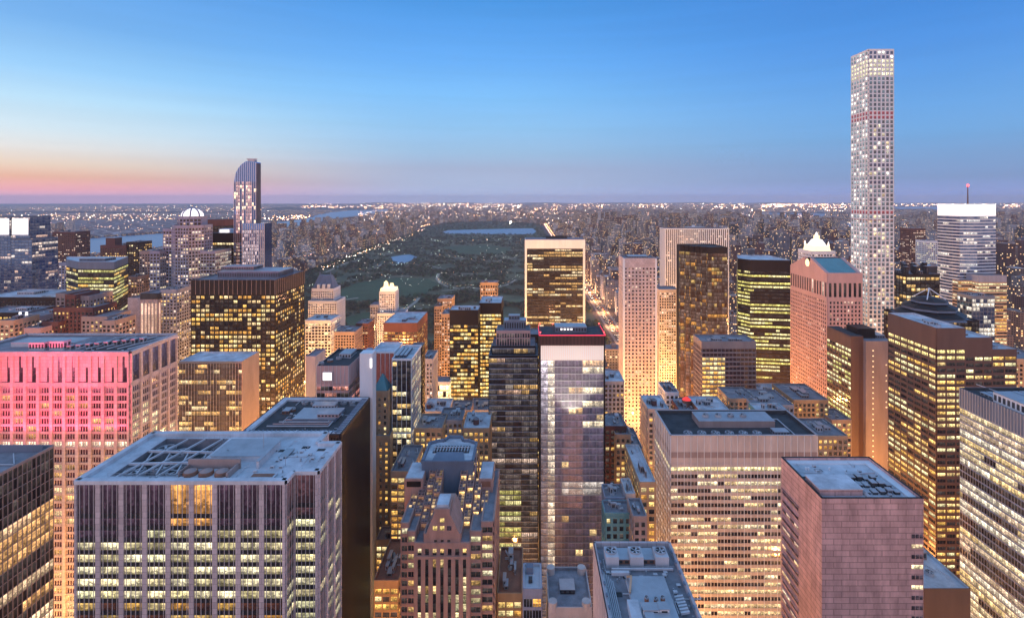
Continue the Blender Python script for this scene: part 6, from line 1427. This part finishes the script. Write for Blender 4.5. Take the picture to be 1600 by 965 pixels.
# arched river bridge
t = thing('arch_bridge', 'long pale lit arch bridge over the river behind the buildings at right', 'bridge', (X(1270, 5600), 5600, 0))
b = MB(); xa, xb = X(1232, 5600), X(1316, 5600); b.box(xa - 250, xb + 200, 5590, 5612, 32, 36, M['metal']); b.build('deck', t)
b = MB(); pr = None
for k in range(21):
    s = k / 20; p = (xa + 60 + (xb - xa - 120) * s, 5600, 30 + 72 * math.sin(math.pi * s))
    if pr: b.bar(pr, p, 3.2, M['duct'])
    if 0 < k < 20: b.bar((p[0], 5600, 34), p, 1, M['metal'])
    pr = p
b.build('arch', t)
for s in (xa + 55, xb - 55): b = MB(); b.box(s - 8, s + 8, 5588, 5614, 0, 60, M['limestone']); b.build('tower_pier', t)

# ================================================================ TREES
bark = mat('bark', (.09, .065, .05), .9); leafs = [mat('spring_foliage', (.085, .135, .06), .9, var=.5, scale=.5), mat('bare_brown_twigs', (.10, .105, .065), .9, var=.4, scale=.5), mat('dark_evergreen_foliage', (.04, .065, .045), .9, var=.4, scale=.5)]
def crown_mb(seed, m, R=5.0, H=9, n=150, q=1.0):
    b = MB(); r_ = random.Random(seed); cl = [(r_.uniform(-.5, .5) * R, r_.uniform(-.5, .5) * R, H * r_.uniform(.5, 1), R * r_.uniform(.35, .6)) for _ in range(7)]
    for i in range(n):
        cx, cy, cz, cr = r_.choice(cl); v = Vector((r_.gauss(0, 1), r_.gauss(0, 1), r_.gauss(0, 1))).normalized() * cr * r_.uniform(.5, 1)
        p = Vector((cx, cy, cz)) + v; a = Vector((r_.uniform(-1, 1), r_.uniform(-1, 1), r_.uniform(-1, 1))).normalized(); c = a.cross(v).normalized(); s = q * r_.uniform(.5, 1.1)
        b.face([p - a * s, p + c * s * .7, p + a * s, p - c * s * .7], m)
    return b
protos = []
TL = ['rounded spring green park tree in the near woods', 'bare brown twiggy park tree in the near woods', 'dark dense park tree in the near woods']
for k in range(3):
    t = thing('park_tree', TL[k], 'tree', (0, 0, 0), 'trees in the near part of the park, ' + ['green', 'bare', 'dark'][k])
    b = MB(); b.cyl(0, 0, 0, 4.5, .35, bark, 7, .2)
    for a in range(4): b.bar((0, 0, 3.2 + a * .4), (2.4 * math.cos(a * 1.6), 2.4 * math.sin(a * 1.6), 6.5 + a * .4), .1, bark)
    tr = b.build('trunk', t); cr = crown_mb(k + 3, leafs[k]).build('crown', t); protos.append((t, tr, cr))
tp = []
r = random.Random(77)
SHEETS = [[G(*p) for p in ((520, 458), (560, 442), (620, 434), (668, 436), (690, 446), (660, 462), (600, 470), (540, 470))], [G(*p) for p in ((530, 500), (570, 488), (592, 492), (585, 510), (545, 515))], [G(*p) for p in ((690, 386), (760, 383), (800, 388), (790, 397), (720, 398))],
          [G(*p) for p in ((611, 402), (628, 399), (640, 398), (652, 402), (646, 406), (634, 411), (622, 413), (614, 409))], [G(*p) for p in ((690, 363), (700, 360), (740, 359), (800, 357.5), (832, 357), (838, 361), (834, 366), (790, 366.5), (740, 365.5), (700, 365.5))]]
def near_path(x, y):
    for d in DR:
        P = [G(*p) for p in d]
        for (ax, ay), (bx, by) in zip(P, P[1:]):
            t = max(0, min(1, ((x - ax) * (bx - ax) + (y - ay) * (by - ay)) / ((bx - ax) ** 2 + (by - ay) ** 2 + 1e-6)))
            if math.hypot(x - ax - t * (bx - ax), y - ay - t * (by - ay)) < 13: return True
    return False
while len(tp) < 15000:
    px, py = r.uniform(400, 990), 346 + 240 * r.random() ** 1.6; x, y = G(px, py)
    if not inpoly(x, y, PARK) or any(inpoly(x, y, s) for s in SHEETS) or near_path(x, y): continue
    if mnoise.noise(Vector((x / 90, y / 90, 0))) < -.14: continue
    tp.append((x, y))
vis = sorted([p for p in tp if not hidden(p[0] - 3, p[0] + 3, p[1], 6)], key=lambda p: p[1])
for i, (x, y) in enumerate(vis[:300]):
    k = r.choice((0, 1, 1, 2, 2)); s = r.uniform(.8, 1.35)
    if i < 3: k = i
    t, tr, cr = protos[k]
    if i >= 3:
        t2 = t.copy(); COL.objects.link(t2); tr2 = tr.copy(); cr2 = cr.copy(); tr2.parent = t2; cr2.parent = t2; COL.objects.link(tr2); COL.objects.link(cr2); t = t2
    t.location = (x, y, .6); t.scale = (s, s, s * r.uniform(.85, 1.2)); t.rotation_euler = (0, 0, r.uniform(0, 6.28))
b = MB()
for x, y in vis[300:]:
    m = leafs[r.choice((0, 1, 1, 2, 2))]; q = max(1.0, y / 1500); n = 26 if y < 2200 else (14 if y < 3500 else 8); R = r.uniform(3.6, 6.4) * (1.0 if y < 2500 else 1.35); H = r.uniform(7, 12)
    for i in range(n):
        a1, a2 = r.uniform(0, 6.28), r.uniform(-.4, 1.57); v = Vector((math.cos(a1) * math.cos(a2), math.sin(a1) * math.cos(a2), math.sin(a2))); p = Vector((x, y, H * .55)) + Vector((v.x * R, v.y * R, v.z * H * .5)) * r.uniform(.6, 1)
        a = Vector((r.uniform(-1, 1), r.uniform(-1, 1), r.uniform(-.6, .6))).normalized(); c = a.cross(v).normalized(); s = 1.5 * q * r.uniform(.6, 1.1)
        b.face([p - a * s, p + c * s, p + a * s, p - c * s], m)
kind(b.build('park_woodland'), 'stuff')

# ================================================================ CARS AND LAMPS on the avenue
def car_proto(label, colour, cat='car'):
    t = thing('parked_car' if cat == 'van' else 'car', label, cat, (0, 0, 0), 'cars on the long avenue, ' + label.split()[0]); m = mat('car_paint_' + label.split()[0], colour, .3, var=.03)
    b = MB(); b.hexa([(-.9, -2.2, .35), (.9, -2.2, .35), (.9, 2.2, .35), (-.9, 2.2, .35), (-.88, -2.15, .9), (.88, -2.15, .9), (.88, 2.15, .85), (-.88, 2.15, .85)], m)
    b.hexa([(-.82, -1.7, .9), (.82, -1.7, .9), (.82, .9, .9), (-.82, .9, .9), (-.66, -1.2, 1.42), (.66, -1.2, 1.42), (.66, .3, 1.42), (-.66, .3, 1.42)], m); b.build('body', t)
    b = MB(); b.face([(-.7, .86, .95), (.7, .86, .95), (.6, .36, 1.38), (-.6, .36, 1.38)], M['glassA'], (.01, .01, .01)); b.build('windscreen', t)
    for sx in (-1, 1):
        for sy in (-1.35, 1.35):
            b = MB(); n = 12; i = 0
            for k in range(n):
                a0, a1 = 2 * math.pi * k / n, 2 * math.pi * (k + 1) / n; P = lambda xx, a: (xx, sy + .33 * math.cos(a), .33 + .33 * math.sin(a))
                xx0, xx1 = sorted((sx * .72, sx * .93)); b.face([P(xx0, a0), P(xx0, a1), P(xx1, a1), P(xx1, a0)], M['core']); b.face([(sx * .93, sy, .33), P(sx * .93, a0), P(sx * .93, a1)], M['metal'])
            b.build('wheel', t)
        b = MB(); b.box(sx * .75 - .18, sx * .75 + .18, 2.2, 2.26, .55, .78, M['head_lamp']); b.build('headlight', t)
        b = MB(); b.box(sx * .75 - .18, sx * .75 + .18, -2.27, -2.21, .6, .82, M['tail_lamp']); b.build('tail_light', t)
    return t
cp = [car_proto('yellow taxi with lit lamps in the traffic on the long avenue', (.7, .42, .03), 'taxi'), car_proto('dark car with lit lamps in the traffic on the long avenue', (.03, .03, .04)), car_proto('silver car with lit lamps in the traffic on the long avenue', (.5, .5, .52))]
def copy_tree(o, parent=None):
    c = o.copy(); COL.objects.link(c); c.parent = parent
    for ch in [q for q in o.children]: copy_tree(ch, c)
    return c
first = [True] * 3; y = 800
while y < 1500:
    for lane in (-6, -3, 0, 3, 6):
        if r.random() < .62:
            k = r.choice((0, 0, 1, 2)); o = cp[k] if first[k] else copy_tree(cp[k]); first[k] = False
            o.location = (172 + lane, y + r.uniform(-3, 3), .21); o.rotation_euler = (0, 0, math.pi if lane < 1 else 0)
    y += 15
lp = thing('street_lamp', 'tall street lamp with an amber head along the long avenue', 'street lamp', (0, 0, 0), 'street lamps along the avenue')
b = MB(); b.cyl(0, 0, 0, 9, .14, M['dark_metal'], 6, .08); b.bar((0, 0, 9), (1.8, 0, 9.3), .07, M['dark_metal']); b.build('pole', lp)
b = MB(); b.box(1.3, 2.3, -.25, .25, 9.1, 9.3, M['dark_metal']); b.box(1.4, 2.2, -.2, .2, 8.98, 9.09, M['lamp']); b.build('lamp_head', lp)
k = 0
for y in range(780, 2200, 32):
    for s in (-1, 1):
        o = lp if k == 0 else copy_tree(lp); k += 1; o.location = (172 + s * 10.5, y, .34); o.rotation_euler = (0, 0, 0 if s < 0 else math.pi)
# point lights added for the warm glow of the street canyons
def lamp(x, y, z, P, col, rad=1.2):
    d = bpy.data.lights.new('street_glow', 'POINT'); d.energy = P; d.color = col; d.shadow_soft_size = rad
    o = bpy.data.objects.new('street_glow', d); COL.objects.link(o); o.location = (x, y, z)
def clear(x, y): return not any(f[0] - 9 < x < f[1] + 9 and f[2] - 9 < y < f[3] + 9 for f in FOOT)
AM = (1, .43, .12); nl = 0; LP = 2.9
for ya in (222, 237, 270, 340, 392, 450, 545, 630, 695):
    for xa in (-420, -360, -300, -215, -168, -60, -20, 55, 68, 120, 172, 240, 330, 400, 480, 600):
        if xa > 50 and 200 < ya < 276 or not clear(xa, ya) or abs(xa) > ya * 1.02 + 60: continue
        lamp(xa, ya, 14, 1.1e5 * LP * (ya / 300) ** .6 * (.5 if xa < -150 and ya < 400 else (.35 if ya > 600 else 1)), AM, 1.5); nl += 1
for y in range(780, 2400, 130): lamp(172, y, 9, 1.4e5, (1, .45, .2), 1)
lamp(X(800, 300), 322, 16, 5e4, AM, 1); lamp(X(604, 270), 262, 14, 6e4, AM, 1); lamp(X(960, 300), 300, 14, 6e4, (1, .4, .15), 1); lamp(X(975, 380), 385, 12, 9e4, (1, .42, .15), 1)
lamp(62, 240, 14, 2.2e5, AM, 1); lamp(192, 245, 14, 2.0e5, AM, 1); lamp(-62, 195, 12, 9e4, AM, 1); lamp(-8, 195, 12, 9e4, AM, 1)  # added warm lights to brighten the facades, off axis from window reflections
lamp(-160, 140, 12, 1.3e5, AM, 1); lamp(60, 195, 12, 7e4, AM, 1); lamp(175, 190, 12, 1.6e5, AM, 1); lamp(-60, 232, 12, 8e4, AM, 1)  # added foreground lights for warm glow up the lower facades
print('lamps', nl)
def spot(loc, tgt, P, col, ang, rad=3):
    d = bpy.data.lights.new('flood_light', 'SPOT'); d.energy = P; d.color = col; d.spot_size = math.radians(ang); d.spot_blend = .5; d.shadow_soft_size = rad
    o = bpy.data.objects.new('flood_light', d); COL.objects.link(o); o.location = loc; o.rotation_euler = (Vector(tgt) - Vector(loc)).to_track_quat('-Z', 'Y').to_euler()
spot((-232, 200, 167), (-246, 290, 168), 4.6e5, (1, .04, .12), 62)
spot((-256, 200, 167), (-280, 290, 168), 4.8e5, (1, .04, .12), 62)
for k in range(13):      # ledge uplights between the piers of the wide pink tower
    ux = polyC[1][0] - 3.8 - 7.55 * k; spot((ux, 285.6, 126), (ux, 289.4, 156), 15000, (1, .05, .14), 95, .3)
spot((X(895, 285), 286, Z(700, 285)), (X(895, 300), 300, Z(546, 300)), 1.2e5, (1, .9, .75), 60, 1)
spot((X(1000, 470), 455, 20), (X(1000, 520), 520, 70), 7e5, (1, .42, .12), 70)              # warm wash up the punched window tower
spot((X(1045, 640), 600, 20), (X(1045, 640), 640, 90), 5e5, (1, .6, .2), 80)

# ================================================================ AIR
hz, n_, l_, bs = princ('haze_air'); n_.remove(bs)
pv = n_.new('ShaderNodeVolumePrincipled'); pv.inputs['Color'].default_value = (.97, .95, 1, 1); pv.inputs['Density'].default_value = HAZE; pv.inputs['Anisotropy'].default_value = 0.0
l_.new(pv.outputs[0], n_['Material Output'].inputs['Volume']); hz.volume_intersection_method = 'FAST' if hasattr(hz, 'volume_intersection_method') else None
b = MB(); b.box(-31500, 31500, -700, 30600, -1.5, 429, hz); kind(b.build('haze'), 'stuff')
flush_windows()

# ================================================================ SKY, SUN, CAMERA
w = bpy.data.worlds.new('World'); scene.world = w; w.use_nodes = True; n_, l_ = w.node_tree.nodes, w.node_tree.links
bg = n_['Background']; tc = n_.new('ShaderNodeTexCoord'); sp = n_.new('ShaderNodeSeparateXYZ'); l_.new(tc.outputs['Generated'], sp.inputs[0])
def lin(c): return tuple(((v / 255) / 12.92 if v / 255 <= .04045 else ((v / 255 + .055) / 1.055) ** 2.4) for v in c)
def ramp(stops):
    r_ = n_.new('ShaderNodeValToRGB'); e = r_.color_ramp.elements; r_.color_ramp.interpolation = 'B_SPLINE' if False else 'LINEAR'
    for i, (p, c) in enumerate(stops):
        q = e[i] if i < 2 else e.new(p); q.position = p; 
    st = sorted(stops)
    for q, (p, c) in zip(sorted(e, key=lambda q: q.position), st): q.position = p; q.color = (*lin(c), 1)
    l_.new(mz.outputs[0], r_.inputs[0]); return r_
mz = n_.new('ShaderNodeMapRange'); mz.inputs[1].default_value = -.04; mz.inputs[2].default_value = .46; l_.new(sp.outputs[2], mz.inputs[0])
def q(z): return (z + .04) / .5
L, C_, R_, B_ = [ramp([(q(-.04), T[0][1])] + [(q(z), c) for z, c in T]) for T in (SKY_L, SKY_C, SKY_R, SKY_B)]
def mr(src, a, c):
    x = n_.new('ShaderNodeMapRange'); x.interpolation_type = 'SMOOTHSTEP'; x.inputs[1].default_value = a; x.inputs[2].default_value = c; l_.new(src, x.inputs[0]); return x.outputs[0]
def mixc(f, a, c):
    x = n_.new('ShaderNodeMix'); x.data_type = 'RGBA'; l_.new(f, x.inputs[0]); l_.new(a, x.inputs[6]); l_.new(c, x.inputs[7]); return x.outputs[2]
m1 = mixc(mr(sp.outputs[0], -.74, -.16), L.outputs[0], C_.outputs[0]); m2 = mixc(mr(sp.outputs[0], -.1, .66), m1, R_.outputs[0]); bs_ = n_.new('ShaderNodeVectorMath'); bs_.operation = 'SCALE'; bs_.inputs['Scale'].default_value = 1.2; l_.new(B_.outputs[0], bs_.inputs[0]); m3 = mixc(mr(sp.outputs[1], .2, -.4), m2, bs_.outputs[0])
sky = n_.new('ShaderNodeTexSky'); sky.sky_type = 'NISHITA'; sky.sun_disc = False; sky.sun_elevation = math.radians(1.5); sky.sun_rotation = math.radians(-68); sky.altitude = 200
sm = n_.new('ShaderNodeVectorMath'); sm.operation = 'SCALE'; l_.new(sky.outputs[0], sm.inputs[0]); sm.inputs['Scale'].default_value = .02
ad = n_.new('ShaderNodeVectorMath'); ad.operation = 'ADD'; nzs = n_.new('ShaderNodeTexNoise'); nzs.inputs['Scale'].default_value = 2.2; nzs.inputs['Detail'].default_value = 5
mps = n_.new('ShaderNodeMapping'); mps.inputs['Scale'].default_value = (1, 1, 26); l_.new(tc.outputs['Generated'], mps.inputs[0]); l_.new(mps.outputs[0], nzs.inputs['Vector'])
rs = n_.new('ShaderNodeMapRange'); rs.inputs[1].default_value = .35; rs.inputs[2].default_value = .65; rs.inputs[3].default_value = .98; rs.inputs[4].default_value = 1.02; l_.new(nzs.outputs[0], rs.inputs[0])
ms = n_.new('ShaderNodeVectorMath'); ms.operation = 'SCALE'; l_.new(m3, ms.inputs[0]); l_.new(rs.outputs[0], ms.inputs['Scale']); l_.new(ms.outputs[0], ad.inputs[0]); l_.new(sm.outputs[0], ad.inputs[1]); l_.new(ad.outputs[0], bg.inputs[0]); bg.inputs[1].default_value = 1.0
sd = bpy.data.lights.new('sun', 'SUN'); sd.energy = .55; sd.angle = math.radians(25); sd.color = (1, .62, .58)
so = bpy.data.objects.new('sun', sd); COL.objects.link(so); so.rotation_euler = Vector((.80, .55, -.22)).to_track_quat('-Z', 'Y').to_euler()
cd = bpy.data.cameras.new('camera'); cam = bpy.data.objects.new('camera', cd); COL.objects.link(cam); scene.camera = cam
cam.location = (0, 0, CAMH); cam.rotation_euler = (math.pi / 2, 0, 0); cd.lens = 18.0; cd.sensor_width = 36; cd.clip_start = 1; cd.clip_end = 60000
cd.shift_x = -25 / 1600; cd.shift_y = -(482.5 - VY) / 1600
vs = scene.view_settings; vs.view_transform = 'Standard'; vs.look = 'None'; vs.exposure = 0.0; vs.gamma = 1
cy = scene.cycles; cy.max_bounces = 4; cy.diffuse_bounces = 2; cy.glossy_bounces = 3; cy.transmission_bounces = 2; cy.volume_bounces = 1; cy.use_denoising = True; cy.sample_clamp_indirect = 4; cy.caustics_reflective = False; cy.caustics_refractive = False; cy.use_light_tree = True
scene.render.use_persistent_data = False
for o in bpy.data.objects:
    if '_o' in o: del o['_o']
